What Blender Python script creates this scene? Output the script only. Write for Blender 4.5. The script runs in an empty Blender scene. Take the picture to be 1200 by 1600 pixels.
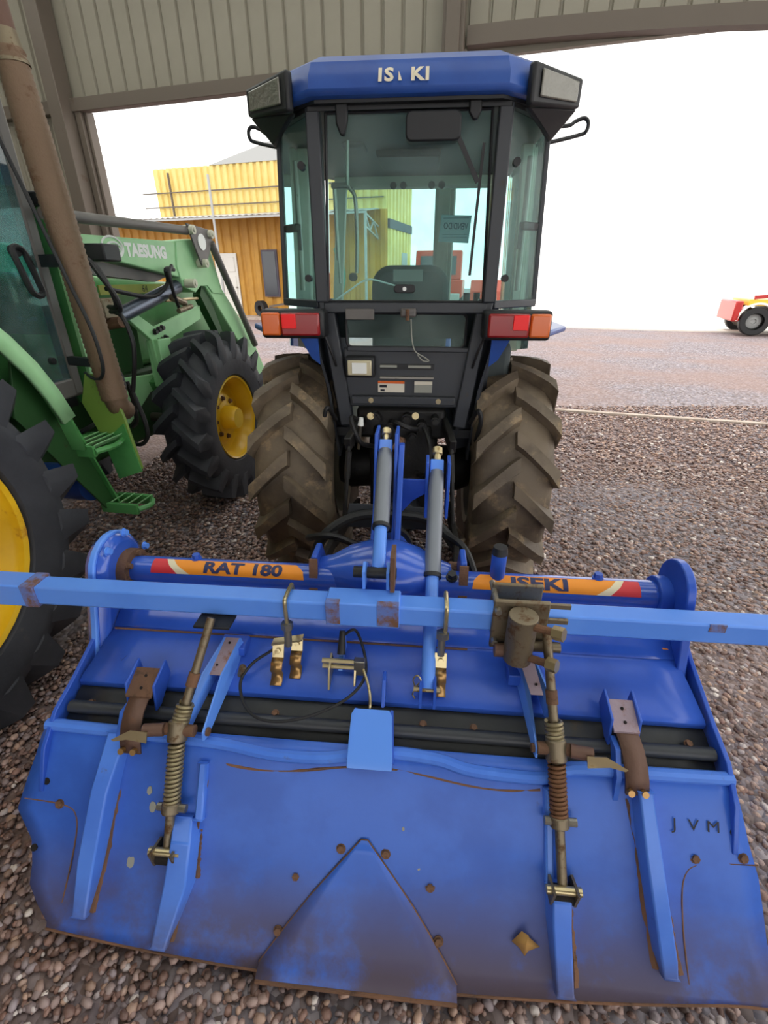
import bpy, math, random
import numpy as np
from mathutils import Vector, Matrix, noise as mnoise

random.seed(7); np.random.seed(7)
SC = bpy.context.scene
COL = SC.collection

# ------------------------------------------------------------------ camera
# 1.55 m above the gravel, looking along +Y, tipped down 26.6 degrees
cam_d = bpy.data.cameras.new('camera')
cam_d.sensor_fit = 'VERTICAL'; cam_d.sensor_height = 36.0
cam_d.lens = 36.0 * 730.0 / 1600.0
cam_d.clip_start = 0.02; cam_d.clip_end = 500
cam = bpy.data.objects.new('camera', cam_d); COL.objects.link(cam)
cam.location = (0, 0, 1.55)
cam.rotation_euler = (math.pi / 2 - math.atan(365 / 730.0), 0, 0)
SC.camera = cam

# ------------------------------------------------------------------ sky, sun, exposure
world = bpy.data.worlds.new('world'); SC.world = world; world.use_nodes = True
wn = world.node_tree.nodes; wl = world.node_tree.links
wn.clear()
w_out = wn.new('ShaderNodeOutputWorld'); w_bg = wn.new('ShaderNodeBackground')
w_bg.inputs['Color'].default_value = (1.0, 0.985, 0.965, 1); w_bg.inputs['Strength'].default_value = 1.35
wl.new(w_bg.outputs[0], w_out.inputs[0])
sun_d = bpy.data.lights.new('sun', 'SUN'); sun_d.energy = .9; sun_d.angle = math.radians(8); sun_d.color = (1.0, .93, .84)
sun = bpy.data.objects.new('sun', sun_d); COL.objects.link(sun)
_az, _el = math.radians(-24), math.radians(52)
sun.rotation_euler = Vector((math.sin(_az) * math.cos(_el), math.cos(_az) * math.cos(_el), math.sin(_el))).to_track_quat('Z', 'Y').to_euler()
SC.view_settings.view_transform = 'Standard'; SC.view_settings.look = 'None'
SC.view_settings.exposure = 0.78; SC.view_settings.gamma = 1.0
SC.view_settings.use_curve_mapping = False

# ------------------------------------------------------------------ materials
def lin(c):
    return tuple(((x / 255) / 12.92 if x / 255 <= .04045 else ((x / 255 + .055) / 1.055) ** 2.4) for x in c) + (1,)
M = {}
def mat(name, rgb, rough=.5, metal=0., dirt=None, dirt_amt=.5, dirt_scale=6., bump=0., bump_scale=60., coat=0.,
        low=None, second=None, second_scale=3., spec=.5):
    """paint/metal/rubber: base colour, a second tone by noise, patches of dirt or rust by noise, optional dirt settled below a height, fine bump"""
    m = bpy.data.materials.new(name); m.use_nodes = True; nt = m.node_tree; n = nt.nodes; l = nt.links
    b = n['Principled BSDF']; b.inputs['Roughness'].default_value = rough; b.inputs['Metallic'].default_value = metal
    b.inputs['Specular IOR Level'].default_value = spec
    if coat: b.inputs['Coat Weight'].default_value = coat; b.inputs['Coat Roughness'].default_value = .12
    tc = n.new('ShaderNodeTexCoord'); col = None
    def rgbn(c):
        r = n.new('ShaderNodeRGB'); r.outputs[0].default_value = lin(c); return r.outputs[0]
    def noi(sc, det=5, rou=.6):
        t = n.new('ShaderNodeTexNoise'); t.inputs['Scale'].default_value = sc; t.inputs['Detail'].default_value = det
        t.inputs['Roughness'].default_value = rou; l.new(tc.outputs['Object'], t.inputs['Vector']); return t.outputs['Fac']
    def ramp(src, a, bb):
        r = n.new('ShaderNodeMapRange'); r.inputs['From Min'].default_value = a; r.inputs['From Max'].default_value = bb
        r.interpolation_type = 'SMOOTHSTEP'; l.new(src, r.inputs['Value']); return r.outputs['Result']
    def mix(a, bb, fac):
        x = n.new('ShaderNodeMix'); x.data_type = 'RGBA'; l.new(fac, x.inputs['Factor']); l.new(a, x.inputs['A']); l.new(bb, x.inputs['B']); return x.outputs['Result']
    def math2(op, a, bb):
        x = n.new('ShaderNodeMath'); x.operation = op
        for i, q in enumerate((a, bb)):
            if isinstance(q, (int, float)): x.inputs[i].default_value = q
            else: l.new(q, x.inputs[i])
        return x.outputs[0]
    col = rgbn(rgb)
    if second: col = mix(col, rgbn(second), ramp(noi(second_scale), .42, .62))
    fac = None
    if dirt:
        fac = ramp(noi(dirt_scale, 8, .7), .72 - dirt_amt * .35, .80 - dirt_amt * .2)
        if low:
            sp = n.new('ShaderNodeSeparateXYZ'); l.new(tc.outputs['Object'], sp.inputs[0])
            z = ramp(sp.outputs['Z'], low[1], low[0])
            z = math2('MULTIPLY', z, ramp(noi(4.5, 6, .65), .30, .56))
            fac = math2('MAXIMUM', fac, math2('MULTIPLY', z, .92))
        col = mix(col, rgbn(dirt), fac)
        rr = n.new('ShaderNodeMapRange'); l.new(fac, rr.inputs['Value']); rr.inputs['To Min'].default_value = rough; rr.inputs['To Max'].default_value = .85
        l.new(rr.outputs['Result'], b.inputs['Roughness'])
    l.new(col, b.inputs['Base Color'])
    if bump:
        bp = n.new('ShaderNodeBump'); bp.inputs['Strength'].default_value = bump; bp.inputs['Distance'].default_value = .01
        l.new(noi(bump_scale, 6), bp.inputs['Height']); l.new(bp.outputs[0], b.inputs['Normal'])
    M[name] = m; return m

RUST = (120, 78, 48)
mat('tiller_gloss', (54, 96, 200), .2, dirt=(112, 84, 62), dirt_amt=.10, dirt_scale=9, second=(46, 86, 186), bump=.04, bump_scale=14, coat=.5)
mat('tiller_blue', (54, 96, 200), .34, dirt=(112, 84, 62), dirt_amt=.12, dirt_scale=9, second=(46, 86, 186), bump=.06, bump_scale=18, coat=.12, spec=.35)
mat('gate_blue', (58, 106, 206), .36, dirt=(88, 70, 52), dirt_amt=.26, dirt_scale=4.5, second=(50, 94, 190), low=(.03, .31), bump=.10, bump_scale=10, coat=.1, spec=.35)
mat('rib_sheen_blue', (84, 134, 232), .34, dirt=(92, 74, 54), dirt_amt=.30, dirt_scale=7, second=(74, 122, 222), low=(.03, .22), coat=.15, spec=.4)  # lighter than the gate: sky sheen on ribs and flange put in the colour
mat('bar_blue', (98, 152, 246), .32, dirt=(120, 82, 58), dirt_amt=.08, dirt_scale=9, second=(90, 144, 240), coat=.12, spec=.35)
mat('tractor_blue', (44, 86, 168), .4, dirt=(70, 76, 96), dirt_amt=.15, dirt_scale=8, second=(40, 78, 158), coat=.2)
mat('black_paint', (52, 55, 60), .45, dirt=(70, 62, 52), dirt_amt=.25, dirt_scale=9, bump=.05)
mat('black_plastic', (26, 27, 30), .5, bump=.06, bump_scale=200)
mat('greasy_black', (25, 24, 23), .55, dirt=(72, 58, 44), dirt_amt=.45, dirt_scale=14, bump=.2)
mat('rubber_hose', (28, 28, 30), .55, bump=.05)
mat('rubber_sheet', (42, 44, 46), .5, dirt=(84, 74, 58), dirt_amt=.35, dirt_scale=7, second=(34, 36, 38), bump=.1, bump_scale=20)
mat('dusty_tire', (118, 104, 86), .6, dirt=(162, 140, 110), dirt_amt=.55, dirt_scale=7, second=(94, 82, 68), second_scale=5, bump=.25, bump_scale=40)
mat('grey_tire', (58, 60, 66), .6, dirt=(92, 88, 82), dirt_amt=.3, dirt_scale=5, second=(48, 50, 56), bump=.15, bump_scale=30)
mat('steel', (150, 146, 136), .35, .85, dirt=(104, 88, 66), dirt_amt=.35, dirt_scale=25)
mat('worn_steel', (128, 116, 96), .45, .7, dirt=(104, 76, 50), dirt_amt=.6, dirt_scale=30, bump=.15)
mat('grey_sleeve', (122, 127, 136), .42, .3, dirt=(120, 112, 100), dirt_amt=.25, dirt_scale=20)
mat('zinc', (196, 180, 140), .3, .85, dirt=(150, 120, 70), dirt_amt=.45, dirt_scale=25)
mat('brass_leaf', (168, 132, 84), .32, .75, dirt=(120, 90, 55), dirt_amt=.4, dirt_scale=20)
mat('rust_on_blue', (98, 122, 190), .6, dirt=(116, 82, 58), dirt_amt=.85, dirt_scale=18, bump=.15)
mat('rust', (104, 76, 58), .8, .1, dirt=(76, 56, 42), dirt_amt=.5, dirt_scale=20, second=(126, 90, 66), bump=.3, bump_scale=90)
mat('rust_leaf', (104, 78, 66), .6, .3, dirt=(130, 88, 62), dirt_amt=.35, dirt_scale=14, bump=.15)
mat('rust_paint', (158, 140, 150), .6, .1, dirt=(134, 88, 62), dirt_amt=.62, dirt_scale=14, bump=.15)
mat('spring_steel', (150, 138, 108), .4, .6, dirt=(124, 88, 60), dirt_amt=.4, dirt_scale=18)
mat('rusty_spring', (120, 84, 58), .6, .4, dirt=(90, 60, 42), dirt_amt=.4, dirt_scale=20)
mat('hole', (24, 18, 16), .9)
mat('green', (82, 150, 84), .42, dirt=(70, 104, 56), dirt_amt=.2, dirt_scale=6, second=(66, 132, 68), coat=.2)
mat('pale_green', (160, 212, 156), .45, second=(150, 204, 148), dirt=(120, 156, 108), dirt_amt=.2, dirt_scale=6)
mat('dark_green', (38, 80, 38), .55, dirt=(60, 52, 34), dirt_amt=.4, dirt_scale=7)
mat('olive_green', (112, 142, 60), .5, dirt=(96, 90, 54), dirt_amt=.35, dirt_scale=8)
mat('yellow', (236, 190, 30), .4, dirt=(190, 130, 30), dirt_amt=.25, dirt_scale=4, second=(226, 178, 24), coat=.3)
mat('stripe_yellow', (196, 186, 98), .5, second=(176, 176, 92))
mat('cab_grey', (104, 100, 96), .5, second=(92, 88, 86))
mat('exhaust', (116, 94, 74), .6, .3, dirt=(96, 66, 44), dirt_amt=.5, dirt_scale=9, bump=.3, bump_scale=50)
mat('chrome_dark', (90, 98, 112), .3, .6)
mat('seat_grey', (70, 78, 78), .75, bump=.1, bump_scale=120)
mat('headliner', (150, 152, 146), .85, bump=.1, bump_scale=150)
mat('cream', (206, 204, 184), .6)
mat('amber', (226, 104, 28), .25, coat=.6)
mat('red_lens', (150, 26, 28), .25, coat=.3)
mat('red_reflector', (255, 8, 14), .35)
mat('lamp_lens', (206, 196, 164), .2, .2, coat=.8)
mat('dull_lens', (118, 116, 106), .3, .3, bump=.6, bump_scale=30, coat=.6)
mat('decal_orange', (246, 150, 34), .45, dirt=(220, 120, 30), dirt_amt=.15)
mat('decal_red', (214, 52, 60), .45)
mat('decal_cream', (232, 220, 186), .45)
mat('decal_blue', (36, 44, 92), .5)
mat('white_print', (238, 240, 236), .5)
mat('ivory_print', (226, 216, 190), .5)
mat('black_print', (22, 24, 34), .6)
mat('label_paper', (222, 214, 196), .6)
mat('label_grey', (150, 150, 140), .6)
mat('sign_card', (150, 186, 190), .7)
mat('sign_ink', (58, 92, 104), .7)
mat('cladding', (146, 140, 126), .6, second=(138, 132, 118), second_scale=.8, dirt=(124, 114, 98), dirt_amt=.2, dirt_scale=2)
mat('beam', (104, 94, 84), .6, dirt=(90, 70, 54), dirt_amt=.3, dirt_scale=3)
mat('roof_sheet', (150, 146, 138), .7)
mat('container_tan', (196, 146, 58), .55, second=(184, 134, 52), second_scale=1.2, dirt=(150, 100, 44), dirt_amt=.2, dirt_scale=2)
mat('container_cream', (230, 206, 130), .55, second=(222, 196, 116), second_scale=1.2)
mat('white_door', (226, 224, 216), .55)
mat('shutter', (78, 72, 84), .6)
mat('pale_metal', (176, 178, 176), .5, .3)
mat('concrete', (186, 172, 160), .85, second=(170, 154, 142), second_scale=6, bump=.3)
mat('glare_pale', (232, 226, 216), .8, second=(222, 214, 204), second_scale=.3, bump=.1)  # near-white stands in for sun glare on the far yard
mat('leaf', (186, 142, 78), .8)
mat('truck_white', (236, 234, 230), .4)
mat('truck_red', (184, 30, 24), .4, coat=.3)
mat('truck_yellow', (240, 200, 60), .4, coat=.3)
mat('machine_red', (196, 66, 44), .5, coat=.2)
mat('dark_glass', (40, 46, 54), .12, coat=.5)
mat('teal_hose', (70, 150, 132), .5)

def glass(name, tint, refl=.12):
    m = bpy.data.materials.new(name); m.use_nodes = True; nt = m.node_tree; n = nt.nodes; l = nt.links
    n.clear(); o = n.new('ShaderNodeOutputMaterial'); t = n.new('ShaderNodeBsdfTransparent'); g = n.new('ShaderNodeBsdfGlossy')
    t.inputs[0].default_value = tint; g.inputs['Color'].default_value = (1, 1, 1, 1); g.inputs['Roughness'].default_value = .03
    lw = n.new('ShaderNodeLayerWeight'); lw.inputs[0].default_value = refl
    mx = n.new('ShaderNodeMixShader'); l.new(lw.outputs['Fresnel'], mx.inputs[0]); l.new(t.outputs[0], mx.inputs[1]); l.new(g.outputs[0], mx.inputs[2])
    # a film of dust on the pane
    d = n.new('ShaderNodeBsdfDiffuse'); d.inputs[0].default_value = (.55, .62, .58, 1)
    tc = n.new('ShaderNodeTexCoord'); no = n.new('ShaderNodeTexNoise'); no.inputs['Scale'].default_value = 5; no.inputs['Detail'].default_value = 6
    l.new(tc.outputs['Object'], no.inputs['Vector']); mr = n.new('ShaderNodeMapRange'); mr.inputs['From Min'].default_value = .35; mr.inputs['From Max'].default_value = .75
    mr.inputs['To Min'].default_value = .03; mr.inputs['To Max'].default_value = .16; l.new(no.outputs['Fac'], mr.inputs['Value'])
    m2 = n.new('ShaderNodeMixShader'); l.new(mr.outputs['Result'], m2.inputs[0]); l.new(mx.outputs[0], m2.inputs[1]); l.new(d.outputs[0], m2.inputs[2])
    l.new(m2.outputs[0], o.inputs[0]); M[name] = m
glass('cab_glass', (.80, .95, .94, 1), .06); glass('green_cab_glass', (.45, .76, .80, 1), .2)

def gravel_mat():
    m = bpy.data.materials.new('gravel_stone'); m.use_nodes = True; nt = m.node_tree; n = nt.nodes; l = nt.links; b = n['Principled BSDF']
    g = n.new('ShaderNodeNewGeometry'); r = n.new('ShaderNodeValToRGB'); r.color_ramp.interpolation = 'LINEAR'
    cols = [(0, (74, 56, 50)), (.15, (156, 122, 110)), (.3, (110, 84, 76)), (.45, (182, 154, 144)), (.6, (132, 120, 124)), (.72, (198, 164, 144)), (.84, (96, 76, 70)), (.93, (164, 150, 154)), (1, (236, 224, 216))]
    e = r.color_ramp.elements
    e[0].position = 0; e[0].color = lin(cols[0][1]); e[1].position = 1; e[1].color = lin(cols[-1][1])
    for p, c in cols[1:-1]:
        q = e.new(p); q.color = lin(c)
    l.new(g.outputs['Random Per Island'], r.inputs[0]); l.new(r.outputs[0], b.inputs['Base Color']); b.inputs['Roughness'].default_value = .42
    M['gravel_stone'] = m
    m = bpy.data.materials.new('gravel_ground'); m.use_nodes = True; nt = m.node_tree; n = nt.nodes; l = nt.links; b = n['Principled BSDF']
    tc = n.new('ShaderNodeTexCoord'); v = n.new('ShaderNodeTexVoronoi'); v.inputs['Scale'].default_value = 38; l.new(tc.outputs['Object'], v.inputs['Vector'])
    r = n.new('ShaderNodeValToRGB'); e = r.color_ramp.elements
    e[0].color = lin((84, 72, 70)); e[1].color = lin((174, 164, 168))
    for p, c in ((.35, (136, 122, 122)), (.65, (120, 116, 126))):
        q = e.new(p); q.color = lin(c)
    sp = n.new('ShaderNodeSeparateColor'); l.new(v.outputs['Color'], sp.inputs[0]); l.new(sp.outputs[0], r.inputs[0])
    no = n.new('ShaderNodeTexNoise'); no.inputs['Scale'].default_value = .55; no.inputs['Detail'].default_value = 5; l.new(tc.outputs['Object'], no.inputs['Vector'])
    mr = n.new('ShaderNodeMapRange'); mr.inputs['From Min'].default_value = .42; mr.inputs['From Max'].default_value = .62; l.new(no.outputs['Fac'], mr.inputs['Value'])
    c2 = n.new('ShaderNodeRGB'); c2.outputs[0].default_value = lin((146, 118, 108))
    mf = n.new('ShaderNodeMath'); mf.operation = 'MULTIPLY'; mf.inputs[1].default_value = .6; l.new(mr.outputs['Result'], mf.inputs[0])
    mx = n.new('ShaderNodeMix'); mx.data_type = 'RGBA'; l.new(mf.outputs[0], mx.inputs['Factor']); l.new(r.outputs[0], mx.inputs['A']); l.new(c2.outputs[0], mx.inputs['B'])
    l.new(mx.outputs['Result'], b.inputs['Base Color']); b.inputs['Roughness'].default_value = .8
    bp = n.new('ShaderNodeBump'); bp.inputs['Strength'].default_value = .9; bp.inputs['Distance'].default_value = .02; bp.invert = True
    l.new(v.outputs['Distance'], bp.inputs['Height']); l.new(bp.outputs[0], b.inputs['Normal']); M['gravel_ground'] = m
gravel_mat()
m_ = bpy.data.materials.new('added_skylight_sheet'); m_.use_nodes = True; _n = m_.node_tree.nodes; _n.clear()  # for the unseen roof strips added to let soft light in
_t = _n.new('ShaderNodeBsdfTranslucent'); _t.inputs[0].default_value = (.86, .88, .86, 1); _o = _n.new('ShaderNodeOutputMaterial'); m_.node_tree.links.new(_t.outputs[0], _o.inputs[0]); M['added_skylight_sheet'] = m_

# ------------------------------------------------------------------ mesh helpers
class Frame:
    """a yawed local frame: u right, v forward, z up; the thing's Empty stands at (u0, v0)"""
    def __init__(s, deg, u0=0., v0=0.):
        s.a = math.radians(deg); s.o = (u0, v0, 0.)
    def world(s, u, v, z=0.):
        c, n = math.cos(s.a), math.sin(s.a); return (u * c + v * n, -u * n + v * c, z)
CUR = [Frame(0)]
def thing(name, label, cat, fr, group=None):
    o = bpy.data.objects.new(name, None); COL.objects.link(o); o.empty_display_size = .2
    o.location = fr.world(fr.o[0], fr.o[1]); o.rotation_euler = (0, 0, -fr.a)
    o['label'] = label; o['category'] = cat
    if group: o['group'] = group
    CUR[0] = fr
    return o
def frame_basis(d):
    d = Vector(d).normalized(); a = Vector((0, 0, 1)) if abs(d.z) < .9 else Vector((1, 0, 0))
    x = d.cross(a).normalized(); return x, d.cross(x).normalized(), d
class MB:
    def __init__(s): s.v = []; s.f = []
    def add(s, vs, fs):
        k = len(s.v); s.v += [tuple(q) for q in vs]; s.f += [tuple(i + k for i in q) for q in fs]; return s
    def box(s, c, d, rot=None):
        m = rot if rot else Matrix.Identity(3); c = Vector(c)
        vs = [c + m @ Vector((x * d[0] / 2, y * d[1] / 2, z * d[2] / 2)) for z in (-1, 1) for y in (-1, 1) for x in (-1, 1)]
        return s.add(vs, [(0, 2, 3, 1), (4, 5, 7, 6), (0, 1, 5, 4), (2, 6, 7, 3), (0, 4, 6, 2), (1, 3, 7, 5)])
    def bx(s, x0, x1, y0, y1, z0, z1): return s.box(((x0 + x1) / 2, (y0 + y1) / 2, (z0 + z1) / 2), (x1 - x0, y1 - y0, z1 - z0))
    def beam(s, p0, p1, w, h, up=(0, 0, 1)):
        p0, p1 = Vector(p0), Vector(p1); d = (p1 - p0); y = d.normalized(); x = y.cross(Vector(up)).normalized(); z = x.cross(y)
        return s.box((p0 + p1) / 2, (w, d.length, h), Matrix((x, y, z)).transposed())
    def cyl(s, p0, p1, r0, r1=None, n=16, caps=True):
        r1 = r0 if r1 is None else r1; p0, p1 = Vector(p0), Vector(p1); x, y, d = frame_basis(p1 - p0); vs = []
        for p, r in ((p0, r0), (p1, r1)):
            for i in range(n):
                a = 2 * math.pi * i / n; vs.append(p + x * (r * math.cos(a)) + y * (r * math.sin(a)))
        fs = [(i, (i + 1) % n, n + (i + 1) % n, n + i) for i in range(n)]
        if caps: fs += [tuple(range(n - 1, -1, -1)), tuple(range(n, 2 * n))]
        return s.add(vs, fs)
    def lathe(s, prof, c, axis, n=32, a0=0., a1=2 * math.pi, closed=False):
        """prof: (distance along axis, radius)"""
        x, y, d = frame_basis(axis); c = Vector(c); full = abs(a1 - a0 - 2 * math.pi) < 1e-6; m = n if full else n + 1; vs = []
        for t, r in prof:
            for i in range(m):
                a = a0 + (a1 - a0) * i / n; vs.append(c + d * t + x * (r * math.cos(a)) + y * (r * math.sin(a)))
        k = len(prof); fs = []
        for j in range(k if closed else k - 1):
            j2 = (j + 1) % k
            for i in range(n):
                i2 = (i + 1) % m; fs.append((j * m + i, j * m + i2, j2 * m + i2, j2 * m + i))
        return s.add(vs, fs)
    def tube(s, pts, r, n=8, closed=False, caps=True):
        P = [Vector(q) for q in pts]; k = len(P); vs = []; x = None
        for i in range(k):
            t = (P[(i + 1) % k] - P[i - 1]) if closed else (P[min(i + 1, k - 1)] - P[max(i - 1, 0)])
            t.normalize()
            if x is None: x, y, _ = frame_basis(t)
            x = (x - t * x.dot(t)).normalized(); y = t.cross(x)
            rr = r[i] if isinstance(r, (list, tuple)) else r
            vs += [P[i] + x * (rr * math.cos(2 * math.pi * j / n)) + y * (rr * math.sin(2 * math.pi * j / n)) for j in range(n)]
        fs = [(i * n + j, i * n + (j + 1) % n, ((i + 1) % k) * n + (j + 1) % n, ((i + 1) % k) * n + j) for i in range(k if closed else k - 1) for j in range(n)]
        if caps and not closed: fs += [tuple(range(n - 1, -1, -1)), tuple(range((k - 1) * n, k * n))]
        return s.add(vs, fs)
    def prism(s, pts, vec):
        """a flat polygon of 3-D points pushed along vec"""
        P = [Vector(q) for q in pts]; v = Vector(vec); n = len(P)
        return s.add(P + [q + v for q in P], [tuple(range(n - 1, -1, -1)), tuple(range(n, 2 * n))] + [(i, (i + 1) % n, n + (i + 1) % n, n + i) for i in range(n)])
    def grid(s, rows):
        m = len(rows[0]); vs = [q for r in rows for q in r]
        return s.add(vs, [(i * m + j, i * m + j + 1, (i + 1) * m + j + 1, (i + 1) * m + j) for i in range(len(rows) - 1) for j in range(m - 1)])
    def helix(s, p0, p1, R, r, turns, n=6, per=14):
        p0, p1 = Vector(p0), Vector(p1); x, y, d = frame_basis(p1 - p0); k = int(turns * per)
        return s.tube([p0.lerp(p1, i / k) + x * (R * math.cos(2 * math.pi * i / per)) + y * (R * math.sin(2 * math.pi * i / per)) for i in range(k + 1)], r, n)
    def hexbolt(s, p, d, r, h):
        d = Vector(d).normalized(); p = Vector(p); s.cyl(p, p + d * h * .25, r * 1.35, n=12); return s.cyl(p, p + d * h, r, n=6)
    def build(s, name, material, parent=None, smooth=35, bevel=0., solid=0., fr=None, off=0.):
        me = bpy.data.meshes.new(name); o_ = (fr or CUR[0]).o
        me.from_pydata([(a - o_[0], b - o_[1], c) for a, b, c in s.v], [], s.f); me.update()
        me.materials.append(M[material] if isinstance(material, str) else material)
        if smooth:
            me.polygons.foreach_set('use_smooth', [True] * len(me.polygons)); me.set_sharp_from_angle(angle=math.radians(smooth))
        ob = bpy.data.objects.new(name, me); COL.objects.link(ob)
        if parent: ob.parent = parent
        if solid:
            q = ob.modifiers.new('thickness', 'SOLIDIFY'); q.thickness = solid; q.offset = off
        if bevel:
            q = ob.modifiers.new('bevel', 'BEVEL'); q.width = bevel; q.segments = 2; q.limit_method = 'ANGLE'; q.angle_limit = math.radians(40)
        return ob
def inst(src, parent, delta):
    o = src.copy(); COL.objects.link(o); o.parent = parent; o.location = delta; return o
def spline(pts, k=8):
    P = [Vector(p) for p in pts]; P = [P[0] * 2 - P[1]] + P + [P[-1] * 2 - P[-2]]; out = []
    for i in range(1, len(P) - 2):
        a, b, c, d = P[i - 1:i + 3]
        for j in range(k):
            t = j / k
            out.append(.5 * ((2 * b) + (c - a) * t + (2 * a - 5 * b + 4 * c - d) * t * t + (3 * b - 3 * c + d - a) * t ** 3))
    return out + [P[-2]]
def rrect(w, h, r, k=5):
    out = []
    for cx, cy, a in ((w / 2 - r, h / 2 - r, 0), (-w / 2 + r, h / 2 - r, 90), (-w / 2 + r, -h / 2 + r, 180), (w / 2 - r, -h / 2 + r, 270)):
        for i in range(k + 1):
            q = math.radians(a + 90 * i / k); out.append((cx + r * math.cos(q), cy + r * math.sin(q)))
    return out
def text2d(s, size, bold=0., shear=0., spacing=1.):
    cu = bpy.data.curves.new('lettering', 'FONT'); cu.body = s; cu.size = size; cu.align_x = 'CENTER'; cu.align_y = 'CENTER'; cu.offset = bold; cu.shear = shear; cu.space_character = spacing
    cu.resolution_u = 3
    ob = bpy.data.objects.new('lettering', cu); COL.objects.link(ob); dg = bpy.context.evaluated_depsgraph_get(); dg.update()
    me = bpy.data.meshes.new_from_object(ob.evaluated_get(dg)); vs = [tuple(v.co) for v in me.vertices]; fs = [tuple(p.vertices) for p in me.polygons]
    bpy.data.objects.remove(ob); bpy.data.curves.remove(cu); bpy.data.meshes.remove(me); return vs, fs
def lettering(s, size, fmap, name, material, parent, bold=0., shear=0., sx=1., spacing=1., cuts=0):
    vs, fs = text2d(s, size, bold, shear, spacing); m = MB()
    if cuts:                       # finer faces so that print can wrap round a tube
        fs = [(f[0], f[i], f[i + 1]) for f in fs for i in range(1, len(f) - 1)] if all(len(f) < 5 for f in fs) else fs
        for _ in range(cuts):
            mid = {}; nf = []
            def mp(a, b):
                k = (min(a, b), max(a, b))
                if k not in mid: mid[k] = len(vs); vs.append(tuple((vs[a][i] + vs[b][i]) / 2 for i in range(3)))
                return mid[k]
            for a, b, c in fs: x, y, z = mp(a, b), mp(b, c), mp(c, a); nf += [(a, x, z), (x, b, y), (z, y, c), (x, y, z)]
            fs = nf
    m.add([fmap(x * sx, y) for x, y, _ in vs], fs); return m.build(name, material, parent, smooth=0)
def planemap(c, ex, ey):
    c, ex, ey = Vector(c), Vector(ex).normalized(), Vector(ey).normalized(); return lambda x, y: c + ex * x + ey * y

def tire_mb(R, w, rr, nl, lh, side_lug=.62, seg=72, lw=.045, sweep=None, drop=.10, flare=.75):
    """agricultural tyre about the u axis, centre at origin, lug chevrons with the apex upward when seen from behind"""
    m = MB(); Rc = R - lh; hw = w / 2
    prof = [(-.36 * w, rr), (-.44 * w, rr + .015), (-.5 * w, rr + (Rc - rr) * .45), (-.495 * w, rr + (Rc - rr) * .62), (-.455 * w, rr + (Rc - rr) * .82), (-.36 * w, Rc - .016), (-.18 * w, Rc - .004), (0, Rc)]
    prof = prof + [(-a, b) for a, b in prof[-2::-1]]
    m.lathe(prof, (0, 0, 0), (1, 0, 0), seg)
    xs = [q[0] for q in prof[7:]]; rs = [q[1] for q in prof[7:]]
    def rad(x): return float(np.interp(abs(x), xs[:6], rs[:6]))
    pitch = 2 * math.pi / nl; sweep = sweep or hw / R * 1.0
    path = [(-.05, 0., 1.), (.12, .12, 1.), (.45, .42, 1.), (.78, .74, 1.), (.97, .95, .95), (1.0, 1.06, .0)]
    for sd in (-1, 1):
        for k in range(nl):
            a0 = k * pitch + (pitch / 2 if sd > 0 else 0); vs = []
            for x, t, h in path:
                if h == 0.: x_ = hw * .985; rb = rr + (Rc - rr) * side_lug; rt = rb + .012; xt = hw * 1.02; xb = hw * .95
                else: x_ = hw * x; rb = rad(x_ * .96) - .02; rt = Rc + lh * h - (drop * hw * max(0, x - .2) ** 2); xb = xt = x_
                th = a0 - sweep * t; wd = lw * (1.25 if t > .8 else 1.)
                for q, (xx, r, f) in enumerate(((xb, rb, flare), (xt, rt, .5), (xt, rt, -.5), (xb, rb, -flare))):
                    aa = th + f * wd / R; vs.append((sd * xx, -r * math.cos(aa), r * math.sin(aa)))
            n = len(path); fs = []
            for i in range(n - 1):
                for j in range(4):
                    j2 = (j + 1) % 4; q = (i * 4 + j, i * 4 + j2, (i + 1) * 4 + j2, (i + 1) * 4 + j); fs.append(q if sd > 0 else q[::-1])
            fs += [(3, 2, 1, 0) if sd > 0 else (0, 1, 2, 3), tuple(range(4 * n - 4, 4 * n)) if sd > 0 else tuple(range(4 * n - 1, 4 * n - 5, -1))]
            m.add(vs, fs)
    return m
def moved(m, c):
    m.v = [(a + c[0], b + c[1], d + c[2]) for a, b, d in m.v]; return m

# ================================================================== the setting
def place(ob, fr):
    ob.location = fr.world(fr.o[0], fr.o[1]); ob.rotation_euler = (0, 0, -fr.a); return ob
def struct(name, mb, m, fr, **k):
    CUR[0] = fr; o = place(mb.build(name, m, None, **k), fr); o['kind'] = 'structure'; return o

# ground, gently uneven
W0 = Frame(0)
m = MB(); rows = []
xs = [-60, -30, -16] + [x * .5 for x in range(-24, 49)] + [32, 50, 80]; ys = [-14, -8] + [y * .5 for y in range(-8, 60)] + [36, 50, 90]
for y in ys:
    rows.append([(x, y, .02 * mnoise.noise((x * .3, y * .3, 0)) - .012 + (.012 if y < 4 else 0)) for x in xs])
m.grid(rows); struct('floor', m, 'gravel_ground', W0, smooth=60)

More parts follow.
